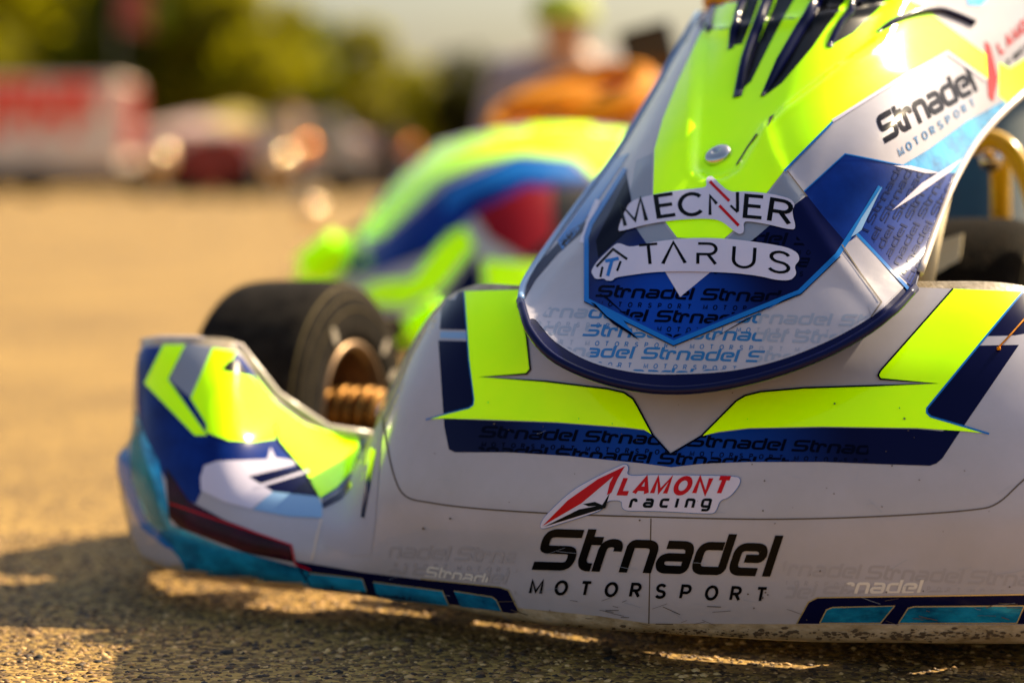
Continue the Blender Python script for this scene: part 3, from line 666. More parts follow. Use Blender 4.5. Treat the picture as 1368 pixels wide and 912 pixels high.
# right shoulder wordmark
letters(nas_s, nassau, S_items(1182, 192, 21.5, -12.2, 34, -.41, .21), TXNAVY, 4)
mw = []
for i, ch in enumerate('MOTORSPORT'): mw += text(ch, SANS, (1202 + i * 10.6, 209 - i * 7.2), (6.5, -4), (-3.5, -9), .24)
decal('shoulder_small_lettering', nas_s, nassau, mw, TXBLUE, 4, grid=False)
decal('white_edge_line', nas_s, nassau, strokes([(1112, 163), (1194, 111), (1265, 71), (1317, 108)], 4), WHITEL, 5, grid=False)
decal('red_mark', nas_s, nassau, [[(1315, 55), (1322, 62), (1332, 105), (1326, 136), (1320, 130)]], REDP, 5)
tt = []; x = 0
for i, ch in enumerate('LAMONT'): tt += text(ch, SANS, (1336 + i * 10, 72 - i * 9), (8, -6), (-5, -13), .28)
decal('red_lettering', nas_s, nassau, tt, REDP, 5, grid=False)
tt = []
for i, ch in enumerate('racing'): tt += text(ch, TECH, (1346 + i * 8, 88 - i * 7), (8, -6), (-3, -8), .28)
decal('black_lettering', nas_s, nassau, tt, BLACKP, 5, grid=False)
decal('cyan_foil', nas_s, nassau, [[(1290, -5), (1330, -12), (1310, 8), (1292, 8)]], FOIL, 4)
def c5(x, y): return (680 + x / 2.682, 200 + y / 2.682)
MS = [c5(*p) for p in [(392, 298), (415, 235), (440, 188), (520, 166), (600, 152), (700, 142), (712, 135), (708, 110), (722, 100), (742, 112), (792, 158), (850, 154), (940, 163), (1008, 178), (1028, 200), (1015, 225), (1030, 290), (1000, 290), (940, 275), (880, 264), (842, 262), (845, 300), (830, 309), (812, 300), (760, 257), (700, 252), (600, 257), (500, 272), (420, 294)]]
TS = [c5(*p) for p in [(298, 440), (320, 405), (385, 343), (402, 340), (440, 356), (520, 335), (640, 322), (720, 321), (800, 325), (920, 340), (1000, 355), (1035, 375), (1041, 400), (1022, 422), (1031, 450), (1010, 473), (960, 472), (900, 457), (800, 445), (640, 440), (520, 443), (420, 457), (385, 463), (375, 475), (352, 474), (345, 466), (315, 470), (304, 455)]]
decal('sponsor_sticker', nas_s, nassau, [smooth_poly(MS)], WHITEL, 8, base=.0004)
decal('sponsor_sticker', nas_s, nassau, [smooth_poly(TS)], WHITEL, 8, base=.0004)
tx = []
def L5(ch, x, y, sx, sy, rot, t, font=SANS):
    c, s = math.cos(R(rot)), math.sin(R(rot)); O = c5(x, y)
    return text(ch, font, O, (sx * c, -sx * s), (-sy * s * 1 + 0, -sy * c), t)
tx += [L5('M', 422, 278, 34, 31, 14, .15), L5('E', 540, 247, 38, 28, 8, .16), L5('C', 618, 243, 36, 28, 5, .16)]
tx += [strokes([c5(724, 240), c5(724, 172), c5(748, 200)], 4.2), strokes([c5(822, 228), c5(822, 158)], 4.2) + strokes([c5(797, 206), c5(822, 230)], 3)]
tx += [L5('E', 848, 245, 38, 28, -5, .16), L5('R', 934, 260, 40, 29, -9, .16)]
letters(nas_s, nassau, tx, BLACKP, 9, .0004)
decal('red_slash', nas_s, nassau, strokes([c5(723, 120), c5(793, 190)], 4) + strokes([c5(757, 206), c5(826, 278)], 4), REDP, 9, grid=False, base=.0004)
letters(nas_s, nassau, [L5('T', 476, 418, 34, 26, 5, .125), L5('V', 553, 414, 38, 28, 2, .125), L5('Q', 680, 414, 35, 27, -1, .125), L5('U', 805, 424, 36, 27, -4, .125), L5('S', 928, 438, 40, 27, -9, .125)], BLACKP, 9, .0004)
tx = strokes([c5(318, 425), c5(378, 362), c5(428, 398)], 3.4) + strokes([c5(340, 425), c5(332, 462)], 3) + strokes([c5(405, 405), c5(392, 440)], 3)
decal('house_mark', nas_s, nassau, tx, BLACKP, 9, grid=False, base=.0004)
decal('blue_letter', nas_s, nassau, strokes([c5(350, 405), c5(398, 395)], 4.5) + strokes([c5(374, 402), c5(358, 458)], 4.5), MID, 9, grid=False, base=.0004)
# creases / slits in the channel
decal('panel_slit', nas_s, nassau, strokes([(985, 222), (1000, 198), (1013, 180)], 2.2) + [[(1026, 172), (1029, 158), (1036, 154), (1031, 164)]], SEAM, 6, grid=False, base=.0004)
# bolt
h = nas_s.hit(960, 209)
lathe('bolt', h[0] + h[1] * .0005, h[1], [(-.001, .0108), (.0015, .0108), (.0034, .0098), (.0046, .0075), (.0050, .004), (.0050, .0035), (.0030, .003), (.003, 0)], STEEL, nassau, 40)
# cooling vents: black inlay painted for the slot's inner shade, raised navy fin
def fin(pts, w0, w1, hgt, name='vent_fin'):
    P = [nas_s.hit(*p) for p in curve_pts(pts, 5)]; P = [p for p in P if p]
    V, F = [], []; n = len(P)
    for i, (p, nn) in enumerate(P):
        t = (P[min(i + 1, n - 1)][0] - P[max(i - 1, 0)][0]).normalized(); s = t.cross(nn).normalized()
        f = i / (n - 1); wd = w0 + (w1 - w0) * f; hh = hgt * (.35 + .65 * min(1, f * 3))
        for a in range(9):
            an = math.pi * a / 8; V.append(p + s * math.cos(an) * wd + nn * (math.sin(an) ** .7 * hh - .001))
    for i in range(n - 1):
        for a in range(8): F.append((i * 9 + a, i * 9 + a + 1, i * 9 + a + 10, i * 9 + a + 9))
    F.append(tuple(range(9))); F.append(tuple((n - 1) * 9 + a for a in range(9))[::-1])
    return mk(name, V, F, NAVYPL, nassau)
SLOTS = [[(992, 120), (1012, 62), (1035, 10), (1042, -12), (1070, -14), (1050, 20), (1028, 62), (1004, 110)],
         [(1024, 128), (1055, 75), (1085, 22), (1100, -12), (1140, -16), (1120, 15), (1085, 65), (1045, 112)],
         [(1110, 62), (1128, 25), (1150, -14), (1200, -14), (1175, 10), (1140, 45)],
         [(980, 62), (990, 30), (1002, -5), (1018, -8), (1005, 28), (992, 60)]]
for s_ in SLOTS: decal('vent_slot_shade', nas_s, nassau, [s_], BLACKPL, 5)  # flat black sheets give the shade inside the slots
fin([(948, 44), (951, 25), (958, 2)], .0032, .0042, .006)
fin([(976, 67), (983, 40), (992, 10), (1000, -8)], .0032, .0036, .007)
fin([(985, 131), (998, 85), (1014, 38), (1032, -10)], .0042, .0046, .009)
fin([(1019, 130), (1045, 88), (1075, 35), (1102, -12)], .0022, .0048, .009)
fin([(1107, 64), (1122, 35), (1150, -5), (1165, -16)], .0028, .0042, .008)
fin([(1172, 44), (1205, 24), (1248, 15), (1275, 22), (1298, 32)], .0028, .0030, .006)
decal('orange_reflection_patch', nas_s, nassau, [[(1052, -10), (1080, -12), (1064, 28), (1044, 32), (1040, 25)]], ORANGE, 6) if False else None

# ---- wheels
def tyre(parent, c, ax, r, wd, letters=True, mt=RUBBER, rim=True, tyre_name='tyre'):
    c = Vector(c); ax = Vector(ax).normalized(); w2 = wd / 2
    pr = [(-w2 * .80, r * .52), (-w2 * .97, r * .58), (-w2, r * .70), (-w2 * .97, r * .86), (-w2 * .86, r * .955), (-w2 * .6, r * .992), (0, r), (w2 * .6, r * .992), (w2 * .86, r * .955), (w2 * .97, r * .86), (w2, r * .70), (w2 * .97, r * .58), (w2 * .80, r * .52)]
    T = lathe(tyre_name, c, ax, [tuple(p) for p in crspline(np.array(pr), 3)], mt, parent, 72)
    if rim:
        lathe('rim', c, ax, [(w2 * .80, r * .525), (w2 * .92, r * .54), (w2 * .95, r * .50), (w2 * .80, r * .47), (w2 * .1, r * .42), (-w2 * .2, r * .40), (-w2 * .3, r * .16)], ALLOY, parent, 48)
    return T
whl = empty('wheel_tmp', K(0, 0, 0), 'x', 'x') if False else None
WC = at(474, 553, 2.12); ax = Vector((.93, -.37, .02)).normalized(); WCc = WC - ax * .060
wheel = lathe('front_wheel', WCc, ax, [(-.02, .03), (.0, .055), (.012, .055), (.012, .018)], ALLOY, kart, 40)
ty = tyre(wheel, WCc, ax, .1275, .125)
ex, ey, _ = frame_to(ax)
def ring(name, h_, rr, tr, m, par, n=64): return tube(name, [WCc + ax * h_ + (ex * math.cos(2 * math.pi * k / n) + ey * math.sin(2 * math.pi * k / n)) * rr for k in range(n)], tr, m, par, 8, True)
ring('sidewall_line', .0592, .1130, .0006, TYRELINE, ty); ring('tread_edge', .0530, .1210, .0014, TYRELINE, ty); ring('sidewall_line', .0622, .100, .0005, TYRELINE, ty)
for a in (12, 26, 40, 100, 118, 135, 160, 200, 222, 300):
    u = ex * math.cos(R(a)) + ey * math.sin(R(a)); v = ax.cross(u); p = WCc + ax * .0628 + u * .0885
    hx_ = [p + u * .010 * math.cos(q) + v * .0045 * math.sin(q) for q in np.linspace(0, 2 * math.pi, 10, endpoint=False)]
    mk('sidewall_letter', [x_ + ax * .0006 for x_ in hx_] + [x_ - ax * .001 for x_ in hx_], [tuple(range(10))] + [(i, (i + 1) % 10, 10 + (i + 1) % 10, 10 + i) for i in range(10)], TYREPRINT, ty, False)
ring('rim_lip', .058, .0665, .0035, ALLOY, wheel)
for i in range(7):
    h0 = .006 + i * .0125; q = (.0256, .0262, .0248, .0262, .0252, .0260, .0240)[i]; ww = (.0095, .0100, .0080, .0100, .0090, .0100, .0080)[i]; lathe('spacer_ring', WCc, ax, [(h0, .010), (h0, q - .0012), (h0 + .001, q), (h0 + ww - .001, q), (h0 + ww, q - .0012), (h0 + ww, .010)], GOLD, wheel, 32)
lathe('stub_axle', WCc, ax, [(-.02, .0), (-.02, .0095), (.13, .0095), (.13, 0)], STEEL, wheel, 20)
# tie rod / kingpin block
lathe('kingpin', WCc + ax * .12 - Vector((0, 0, .045)), (0, 0, 1), [(0, 0), (0, .014), (.09, .014), (.09, 0)], STEEL, kart, 20)
# inner tyre seen on the right behind the bumper
T2c = at(1372, 470, 1.98); T2c.z = .170
tw = tyre(kart, T2c - ax * .05, ax, .137, .12, mt=DIRTRUB, rim=True)
tag(tw, 'dirt speckled black tyre showing behind the top edge of the bumper')
tube('sidewall_line', [T2c + ax * .0085 + (ex * math.cos(2 * math.pi * k / 48) + ey * math.sin(2 * math.pi * k / 48)) * .117 for k in range(48)], .0009, TYRELINE, tw, 8, True)

# ---- chassis
def plate(name, pts, z0, z1, m, parent):
    n = len(pts); V = [K(l, b, z0) for l, b in pts] + [K(l, b, z1) for l, b in pts]
    return mk(name, V, [tuple(range(n))[::-1], tuple(range(n, 2 * n))] + [(i, (i + 1) % n, n + (i + 1) % n, n + i) for i in range(n)], m, parent, False)
plate('floor_tray', [(-.24, .20), (.26, .17), (.36, .5), (.36, .95), (-.33, .95), (-.32, .5)], .034, .037, BLACKPL, kart)
plate('added_shade_plate', [(-.30, .13), (-.18, .075), (.02, .050), (.13, .052), (.24, .080), (.40, .15), (.39, .168), (.24, .104), (.13, .078), (.02, .078), (-.02, .10), (-.20, .15), (-.28, .16)], .032, .035, BLACKPL, kart)  # unseen plate added to shade the ground under the bumper
plate('added_shade_plate', [(-.28, .182), (-.20, .170), (-.05, .130), (-.02, .098), (.03, .102), (.12, .098), (.135, .110), (.16, .088), (.19, .098), (.21, .125), (.30, .156), (.39, .190), (.38, .22), (.02, .20), (-.28, .205)], .0361, .039, BLACKPL, kart)  # second added plate, notched so streaks of light reach the ground
plate('side_step', [(.30, .19), (.50, .22), (.58, .34), (.56, .60), (.38, .60)], .040, .043, BLACKPL, kart)
plate('side_step', [(-.48, .24), (-.34, .22), (-.36, .52), (-.46, .50)], .040, .043, BLACKPL, kart)
for s in (-1, 1):
    tube('frame_rail', [K(s * .10, .04, .06), K(s * .16, .12, .05), K(s * .20, .3, .05), K(s * .29, .6, .05), K(s * .31, 1.0, .05), K(s * .3, 1.3, .05)], .014, BLACKPL, kart)
    tube('bumper_bar', [K(s * .17, .16, .11), K(s * .20, .06, .11), K(s * .12, .03, .11)], .008, STEEL, kart)
tube('cross_member', [K(-.36, .3, .055), K(.36, .3, .055)], .014, BLACKPL, kart)
tube('steering_column', [K(0, .35, .06), K(.02, .50, .40)], .009, STEEL, kart)
tube('fairing_strut', [at(1232, 400, 1.75), at(1243, 330, 1.76), at(1262, 240, 1.80)], .0075, CREAM, kart)
bk = [at(1240, 400, 1.90), at(1275, 400, 1.90), at(1286, 312, 1.92), at(1252, 322, 1.92)]
mk('pale_bracket', bk + [p + KB * .004 for p in bk], [(0, 1, 2, 3), (7, 6, 5, 4), (0, 4, 5, 1), (1, 5, 6, 2), (2, 6, 7, 3), (3, 7, 4, 0)], CREAM, kart, False)
# dark teal moulded seat behind the fairing
sg = [[at(x, y, 2.35 + (x - 1330) ** 2 * 5e-6 - (y < 240) * 0 + (400 - y) * .0006) for x in (1190, 1230, 1290, 1350, 1420, 1500)] for y in (430, 360, 290, 230, 170, 110)]
for i, r_ in enumerate(sg):
    for j, p in enumerate(r_): pass
ss = Surf(np.array([[tuple(p) for p in r_] for r_ in sg]), 5); seat = ss.build('seat', DARKTEAL, kart, .01)
tube('seat_rim', [Vector(v) for v in ss.V.reshape(ss.nr, ss.nc, 3)[-1]], .012, BLACKPL, seat)
tube('yellow_hoop', [at(*p) for p in crspline(np.array([(1300, 196, 1.98), (1318, 186, 1.96), (1340, 192, 1.95), (1360, 215, 1.94), (1376, 250, 1.93), (1388, 300, 1.92), (1394, 370, 1.92)]), 5)], .0085, YELPAINT, kart)
tube('yellow_strut', [at(1338, 330, 2.12), at(1337, 255, 2.1), at(1336, 200, 2.05)], .0095, YELPAINT, kart)
tube('steel_pin', [at(1322, 212, 1.99), at(1326, 214, 1.97)], .010, STEEL, kart)
# steering wheel of the kart, orange grip
def steering(parent, c, r, nrm, tr):
    x, y, d = frame_to(nrm); n = 40
    sw = tube('steering_wheel', [Vector(c) + (x * math.cos(2 * math.pi * k / n) + y * math.sin(2 * math.pi * k / n)) * r for k in range(n)], tr, ORANGE, parent, 10, True)
    for k in range(3):
        a = 2 * math.pi * k / 3 + .4; tube('spoke', [Vector(c), Vector(c) + (x * math.cos(a) + y * math.sin(a)) * r], .008, BLACKPL, sw, 8)
    return sw
steering(kart, at(1118, -40, 1.98), .104, KB * -.75 + Vector((0, 0, .66)), .016)

# ================================================================== SECOND KART (behind, out of focus)
k2 = empty('racing_kart', (-.05, 4.0, 0), 'second neon yellow and blue racing kart standing out of focus behind the first', 'kart', 'racing karts on the track')
DY = .50
n2 = [[(440, 400), (510, 420), (600, 432), (690, 440), (820, 450)],
      [(456, 355), (525, 350), (610, 345), (700, 340), (815, 335)],
      [(486, 300), (550, 284), (630, 265), (710, 258), (815, 255)],
      [(525, 245), (588, 226), (650, 210), (725, 204), (825, 208)],
      [(585, 192), (632, 180), (690, 170), (760, 166), (850, 176)]]
yy = [2.80, 2.84, 2.90, 2.98, 3.08]; xo = [.20, .05, 0, 0, .08]
s2 = Surf(np.array([[tuple(at(p[0], p[1], yy[i] + xo[j] + DY)) for j, p in enumerate(r_)] for i, r_ in enumerate(n2)]), 8)
s2.maxlen = .4; f2 = s2.build('steering_fairing', WHITE, k2, .006)
def d2(name, poly, m, lay=2): decal(name, s2, f2, [poly], m, lay, step=10, base=.001)
d2('neon_stripe', [(476, 320), (466, 296), (500, 240), (545, 195), (580, 180), (690, 160), (848, 170), (840, 215), (800, 240), (770, 212), (700, 205), (640, 218), (586, 242), (540, 288), (512, 316)], NEON)
d2('blue_stripe', [(464, 345), (516, 318), (596, 248), (690, 208), (760, 212), (800, 246), (700, 254), (645, 280), (570, 340), (505, 364), (466, 366)], BLUE)
d2('mid_blue_stripe', [(600, 255), (690, 212), (760, 216), (790, 240), (700, 236), (640, 256), (590, 285)], MID, 3)
d2('neon_stripe', [(478, 392), (503, 376), (552, 372), (598, 312), (622, 304), (634, 330), (588, 388), (540, 410), (500, 408)], NEON)
d2('red_panel', [(632, 284), (700, 250), (745, 248), (740, 330), (700, 345), (655, 318)], mat('deep_red_panel', (.26, .002, .008), .25, spec=.2))
d2('dark_gap_patch', [(738, 250), (820, 248), (820, 345), (700, 347), (738, 315)], BLACKPL, 3)  # black patch painted in for a shaded gap
d2('navy_panel', [(585, 412), (606, 380), (636, 338), (648, 400), (640, 432), (600, 432)], NAVY)
d2('neon_stripe', [(645, 348), (720, 352), (815, 345), (815, 420), (650, 400)], NEON)
def lobe(name, c, ra, m, parent):
    bm = bmesh.new(); bmesh.ops.create_icosphere(bm, subdivisions=4, radius=1)
    for v in bm.verts:
        z = v.co.z; f = 1 - .25 * max(0, z); v.co = Vector((v.co.x * ra[0] * f, v.co.y * ra[1] * f, (z if z > -.5 else -.5 + (z + .5) * .4) * ra[2])) + Vector(c)
    return bmobj(name, bm, m, parent, True)
box('front_bumper', at(436, 346, 3.6), (.052, .10, .030), NEON, k2, rot=Matrix.Rotation(R(-38), 3, 'Y'), bev=.02)
box('side_fairing', at(572, 430, 3.1), (.044, .08, .024), NEON, k2, rot=Matrix.Rotation(R(-35), 3, 'Y'), bev=.02)
steering(k2, at(762, 138, 3.9), .135, Vector((-.30, -.28, .9)), .020)
lobe('dash_cover', at(772, 142, 3.95), (.135, .09, .040), ORANGE, k2)
box('dash_display', at(868, 68, 4.1), (.048, .014, .046), BLACKPL, k2, rot=Matrix.Rotation(R(-14), 3, 'Y') @ Matrix.Rotation(R(-15), 3, 'Z'), bev=.004)
box('display_glass', at(868, 68, 4.084), (.040, .001, .038), mat('display_glass', (.02, .02, .025), .1), k2, rot=Matrix.Rotation(R(-14), 3, 'Y') @ Matrix.Rotation(R(-15), 3, 'Z'))
tube('display_stalk', [at(860, 100, 4.12), at(842, 140, 4.2), at(830, 190, 4.3)], .01, BLACKPL, k2)
for (x_, y_) in ((-.52, 4.35), (.55, 4.0)):
    tyre(k2, (x_ + .28, y_ + .0, .131), ax, .131, .12)
mk('floor_tray', [(-.1, 4.1, .04), (.55, 3.95, .04), (.9, 5.0, .04), (.3, 5.2, .04)], [(0, 1, 2, 3)], BLACKPL, k2, False)
lobe('seat', at(900, 300, 4.9), (.2, .18, .20), BLACKPL, k2)

# ================================================================== GROUND
gm = bpy.data.materials.new('asphalt'); gm.use_nodes = True; t = gm.node_tree; p = t.nodes['Principled BSDF']
tc = nd(t, 'ShaderNodeTexCoord'); vo = nd(t, 'ShaderNodeTexVoronoi'); vo.inputs['Scale'].default_value = 190
n1 = nd(t, 'ShaderNodeTexNoise'); n1.inputs['Scale'].default_value = 1.3; n1.inputs['Detail'].default_value = 8; n1.inputs['Roughness'].default_value = .7
n3 = nd(t, 'ShaderNodeTexNoise'); n3.inputs['Scale'].default_value = 60; n3.inputs['Detail'].default_value = 6
for n in (vo, n1, n3): t.links.new(tc.outputs['Object'], n.inputs['Vector'])
cr = nd(t, 'ShaderNodeValToRGB'); e = cr.color_ramp.elements; e[0].color = (.10, .050, .008, 1); e[1].color = (.50, .30, .065, 1); e[0].position = .1; e[1].position = .9
sc_ = nd(t, 'ShaderNodeSeparateColor'); t.links.new(vo.outputs['Color'], sc_.inputs[0])
mr = nd(t, 'ShaderNodeMath', operation='ADD'); t.links.new(sc_.outputs[0], mr.inputs[0])
m2 = nd(t, 'ShaderNodeMath', operation='MULTIPLY_ADD'); m2.inputs[1].default_value = 1.3; m2.inputs[2].default_value = -.65
t.links.new(n1.outputs['Fac'], m2.inputs[0]); t.links.new(m2.outputs[0], mr.inputs[1]); t.links.new(mr.outputs[0], cr.inputs[0])
n4 = nd(t, 'ShaderNodeTexNoise'); n4.inputs['Scale'].default_value = .45; n4.inputs['Detail'].default_value = 9; n4.inputs['Roughness'].default_value = .62; n4.inputs['Distortion'].default_value = .6
mpp = nd(t, 'ShaderNodeMapping'); mpp.inputs['Scale'].default_value = (.45, 1.6, 1); t.links.new(tc.outputs['Object'], mpp.inputs[0]); t.links.new(mpp.outputs[0], n4.inputs['Vector'])
r4 = nd(t, 'ShaderNodeMapRange'); r4.inputs[1].default_value = .52; r4.inputs[2].default_value = .66; r4.inputs[4].default_value = .40; t.links.new(n4.outputs['Fac'], r4.inputs[0])
mx4 = nd(t, 'ShaderNodeMix', data_type='RGBA', blend_type='MULTIPLY'); mx4.inputs[7].default_value = (.55, .50, .48, 1)
t.links.new(r4.outputs[0], mx4.inputs[0]); t.links.new(cr.outputs[0], mx4.inputs[6])
t.links.new(mx4.outputs[2], p.inputs['Base Color']); p.inputs['Roughness'].default_value = .75
bp = nd(t, 'ShaderNodeBump'); bp.inputs['Distance'].default_value = .0022; bp.inputs['Strength'].default_value = .9
t.links.new(vo.outputs['Distance'], bp.inputs['Height']); bp.invert = True; t.links.new(bp.outputs[0], p.inputs['Normal'])
gnd = mk('ground', [(-600, -20, 0), (600, -20, 0), (600, 900, 0), (-600, 900, 0)], [(0, 1, 2, 3)], gm, None, False); tag(gnd, kind='structure')
# loose grains of the asphalt surface: real relief near the camera
def grains(name, n, x0, x1, y0, y1, rmin, rmax, m):
    bm = bmesh.new(); bmesh.ops.create_icosphere(bm, subdivisions=1, radius=1); base = np.array([v.co[:] for v in bm.verts]); fc = np.array([[v.index for v in f.verts] for f in bm.faces]); bm.free()
    nv, nf = len(base), len(fc)
    c = np.stack([RNG.uniform(x0, x1, n), RNG.uniform(y0, y1, n), np.zeros(n)], 1); r_ = rmin + (rmax - rmin) * RNG.random(n) ** 3
    s = np.stack([r_ * RNG.uniform(.8, 1.4, n), r_ * RNG.uniform(.7, 1.2, n), r_ * RNG.uniform(.45, .8, n)], 1); a = RNG.uniform(0, 6.28, n)
    B = base[None] * (1 + RNG.normal(0, .13, (n, nv, 1))) * s[:, None]
    X = B[..., 0] * np.cos(a)[:, None] - B[..., 1] * np.sin(a)[:, None]; Y = B[..., 0] * np.sin(a)[:, None] + B[..., 1] * np.cos(a)[:, None]
    V = np.stack([X, Y, B[..., 2]], -1) + c[:, None]; V[..., 2] += (-.15 * r_)[:, None]
    Fc = (fc[None] + (np.arange(n) * nv)[:, None, None]).reshape(-1, 3)
    me = bpy.data.meshes.new(name); me.vertices.add(n * nv); me.vertices.foreach_set('co', V.reshape(-1).astype(np.float32))
    me.loops.add(n * nf * 3); me.loops.foreach_set('vertex_index', Fc.reshape(-1).astype(np.int32))
    me.polygons.add(n * nf); me.polygons.foreach_set('loop_start', np.arange(n * nf, dtype=np.int32) * 3)
    me.update(calc_edges=True)
    at_ = me.attributes.new('tone', 'FLOAT', 'POINT'); at_.data.foreach_set('value', np.repeat(RNG.random(n), nv).astype(np.float32))
    me.materials.append(m); o = bpy.data.objects.new(name, me); COL.objects.link(o); return o
sm_ = bpy.data.materials.new('asphalt_grain'); sm_.use_nodes = True; t = sm_.node_tree; p = t.nodes['Principled BSDF']
an = nd(t, 'ShaderNodeAttribute', attribute_name='tone'); cr = nd(t, 'ShaderNodeValToRGB'); e = cr.color_ramp.elements
e[0].color = (.020, .010, .004, 1); e[1].color = (.80, .50, .19, 1); x_ = e.new(.5); x_.color = (.13, .062, .018, 1); x_ = e.new(.8); x_.color = (.42, .23, .07, 1)
t.links.new(an.outputs['Fac'], cr.inputs[0]); t.links.new(cr.outputs[0], p.inputs['Base Color']); p.inputs['Roughness'].default_value = .6
g1 = grains('asphalt_grains', 26000, -.50, .50, 1.38, 2.15, .0010, .0038, sm_); tag(g1, 'small sunlit stones and grit in the asphalt under the kart bumper', 'asphalt grit', kind='stuff')

cm_ = bpy.data.materials.new('rubber_crumb'); cm_.use_nodes = True; cm_.node_tree.nodes['Principled BSDF'].inputs['Base Color'].default_value = (.012, .010, .009, 1); cm_.node_tree.nodes['Principled BSDF'].inputs['Roughness'].default_value = .8
g2 = grains('rubber_crumbs', 420, -.50, .55, 1.40, 3.0, .0020, .0058, cm_); tag(g2, 'small black rubber crumbs scattered on the asphalt around the kart', 'rubber crumbs', kind='stuff')

# ================================================================== BACKGROUND
def leafy(name): return name
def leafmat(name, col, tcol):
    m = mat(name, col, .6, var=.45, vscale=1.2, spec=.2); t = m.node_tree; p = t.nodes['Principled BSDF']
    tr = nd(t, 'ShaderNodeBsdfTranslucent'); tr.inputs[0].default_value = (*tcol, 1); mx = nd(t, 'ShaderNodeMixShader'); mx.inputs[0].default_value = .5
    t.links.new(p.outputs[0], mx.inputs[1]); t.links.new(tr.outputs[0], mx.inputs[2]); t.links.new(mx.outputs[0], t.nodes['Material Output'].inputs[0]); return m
LEAF = [leafmat('leaf_sunny', (.19, .19, .002), (.58, .54, .001)), leafmat('leaf_green', (.07, .10, .002), (.22, .28, .001)), leafmat('leaf_dark', (.03, .032, .003), (.06, .06, .002))]  # the sunny leaf has sunlight put into its colour
BARK = mat('bark', (.06, .04, .025), .9, var=.5, vscale=6)
def tree(x, y, hgt, rad, m, label, seed):
    rg = np.random.default_rng(seed); t = empty('leafy_tree', (x, y, 0), label, 'tree', 'trees behind the paddock')
    tr = tube('trunk', [Vector((x, y, 0)), Vector((x + .1, y, hgt * .25)), Vector((x - .15, y, hgt * .5)), Vector((x, y, hgt * .8))], .2, BARK, t, 8, rs=[.30, .24, .16, .06])
    for k in range(5):
        a = rg.uniform(0, 6.28); z = hgt * rg.uniform(.25, .6)
        tube('limb', [Vector((x, y, z)), Vector((x + math.cos(a) * rad * .5, y + math.sin(a) * rad * .5, z + hgt * .15)), Vector((x + math.cos(a) * rad * .8, y + math.sin(a) * rad * .8, z + hgt * .25))], .1, BARK, t, 6, rs=[.12, .07, .03])
    nc = 34; cc = []
    for k in range(nc):
        a = rg.uniform(0, 6.28); q = rad * math.sqrt(rg.random()) * .8; z = hgt * rg.uniform(.28, .95)
        s = 1.0 - abs(z / hgt - .55) * 1.1; cc.append((x + math.cos(a) * q * s, y + math.sin(a) * q * s, z, rad * rg.uniform(.22, .42)))
    n = 5200; C_ = np.array(cc)[rg.integers(0, nc, n)]; D = rg.normal(size=(n, 3)); D /= np.linalg.norm(D, axis=1)[:, None]
    P = C_[:, :3] + D * C_[:, 3:4] * rg.uniform(.5, 1.05, (n, 1)); u = rg.normal(size=(n, 3)); u /= np.linalg.norm(u, axis=1)[:, None]; v = np.cross(u, D); v /= np.linalg.norm(v, axis=1)[:, None] + 1e-9
    s = rg.uniform(.12, .28, (n, 1)) * rad / 3; V = np.stack([P - u * s, P + v * s * .6, P + u * s, P - v * s * .6], 1).reshape(-1, 3)
    mk('crown', V, [(4 * i, 4 * i + 1, 4 * i + 2, 4 * i + 3) for i in range(n)], m, t, False)
def X_at(px, Y): return (px - 684) / FPX * Y
TR = [ # px, Y, height px top, radius px, mat, label
 (-60, 78, -120, 130, 0, 'tall sunlit yellow-green tree at the far left edge'),
 (70, 84, -60, 110, 0, 'yellow-green tree above the middle of the red and white trailer'),
 (170, 80, -75, 95, 1, 'broad green tree rising behind the right end of the trailer'),
 (262, 82, -55, 100, 0, 'sunlit tree with a yellowish crown just right of the trailer'),
 (338, 80, -22, 92, 0, 'yellow-green tree stepping down to the right of the yellowish crown'),
 (412, 86, 34, 72, 1, 'mid green tree in the dip of the treeline above the parked vehicles'),
 (490, 78, 28, 48, 0, 'narrow upright olive tree standing against the sky above the dark container'),
 (562, 88, 88, 52, 0, 'small olive tree right of the narrow upright tree'),
 (628, 84, 76, 62, 2, 'dark rounded tree left of the seated person'),
 (690, 90, 105, 60, 2, 'dark tree partly hidden by the seated person'),
 (1400, 80, 60, 110, 1, 'green tree past the right edge of the kart fairing')]
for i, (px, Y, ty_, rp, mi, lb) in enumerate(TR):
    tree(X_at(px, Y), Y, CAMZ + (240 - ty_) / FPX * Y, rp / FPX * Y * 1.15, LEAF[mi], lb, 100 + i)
# hedge mass closing gaps under the crowns
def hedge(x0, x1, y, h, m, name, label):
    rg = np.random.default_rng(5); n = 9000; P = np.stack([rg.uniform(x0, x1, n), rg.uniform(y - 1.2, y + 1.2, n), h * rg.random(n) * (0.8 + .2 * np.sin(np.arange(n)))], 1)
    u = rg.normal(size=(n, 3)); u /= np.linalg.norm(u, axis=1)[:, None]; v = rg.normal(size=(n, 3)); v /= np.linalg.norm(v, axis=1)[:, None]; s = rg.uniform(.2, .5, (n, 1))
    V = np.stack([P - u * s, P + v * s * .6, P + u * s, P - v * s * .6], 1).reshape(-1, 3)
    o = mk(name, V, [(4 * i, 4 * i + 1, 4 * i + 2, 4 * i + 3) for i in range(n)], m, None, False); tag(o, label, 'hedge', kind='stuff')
hedge(-26, 12, 92, 4.2, LEAF[2], 'hedge', 'dark continuous undergrowth beneath the trees behind the paddock')

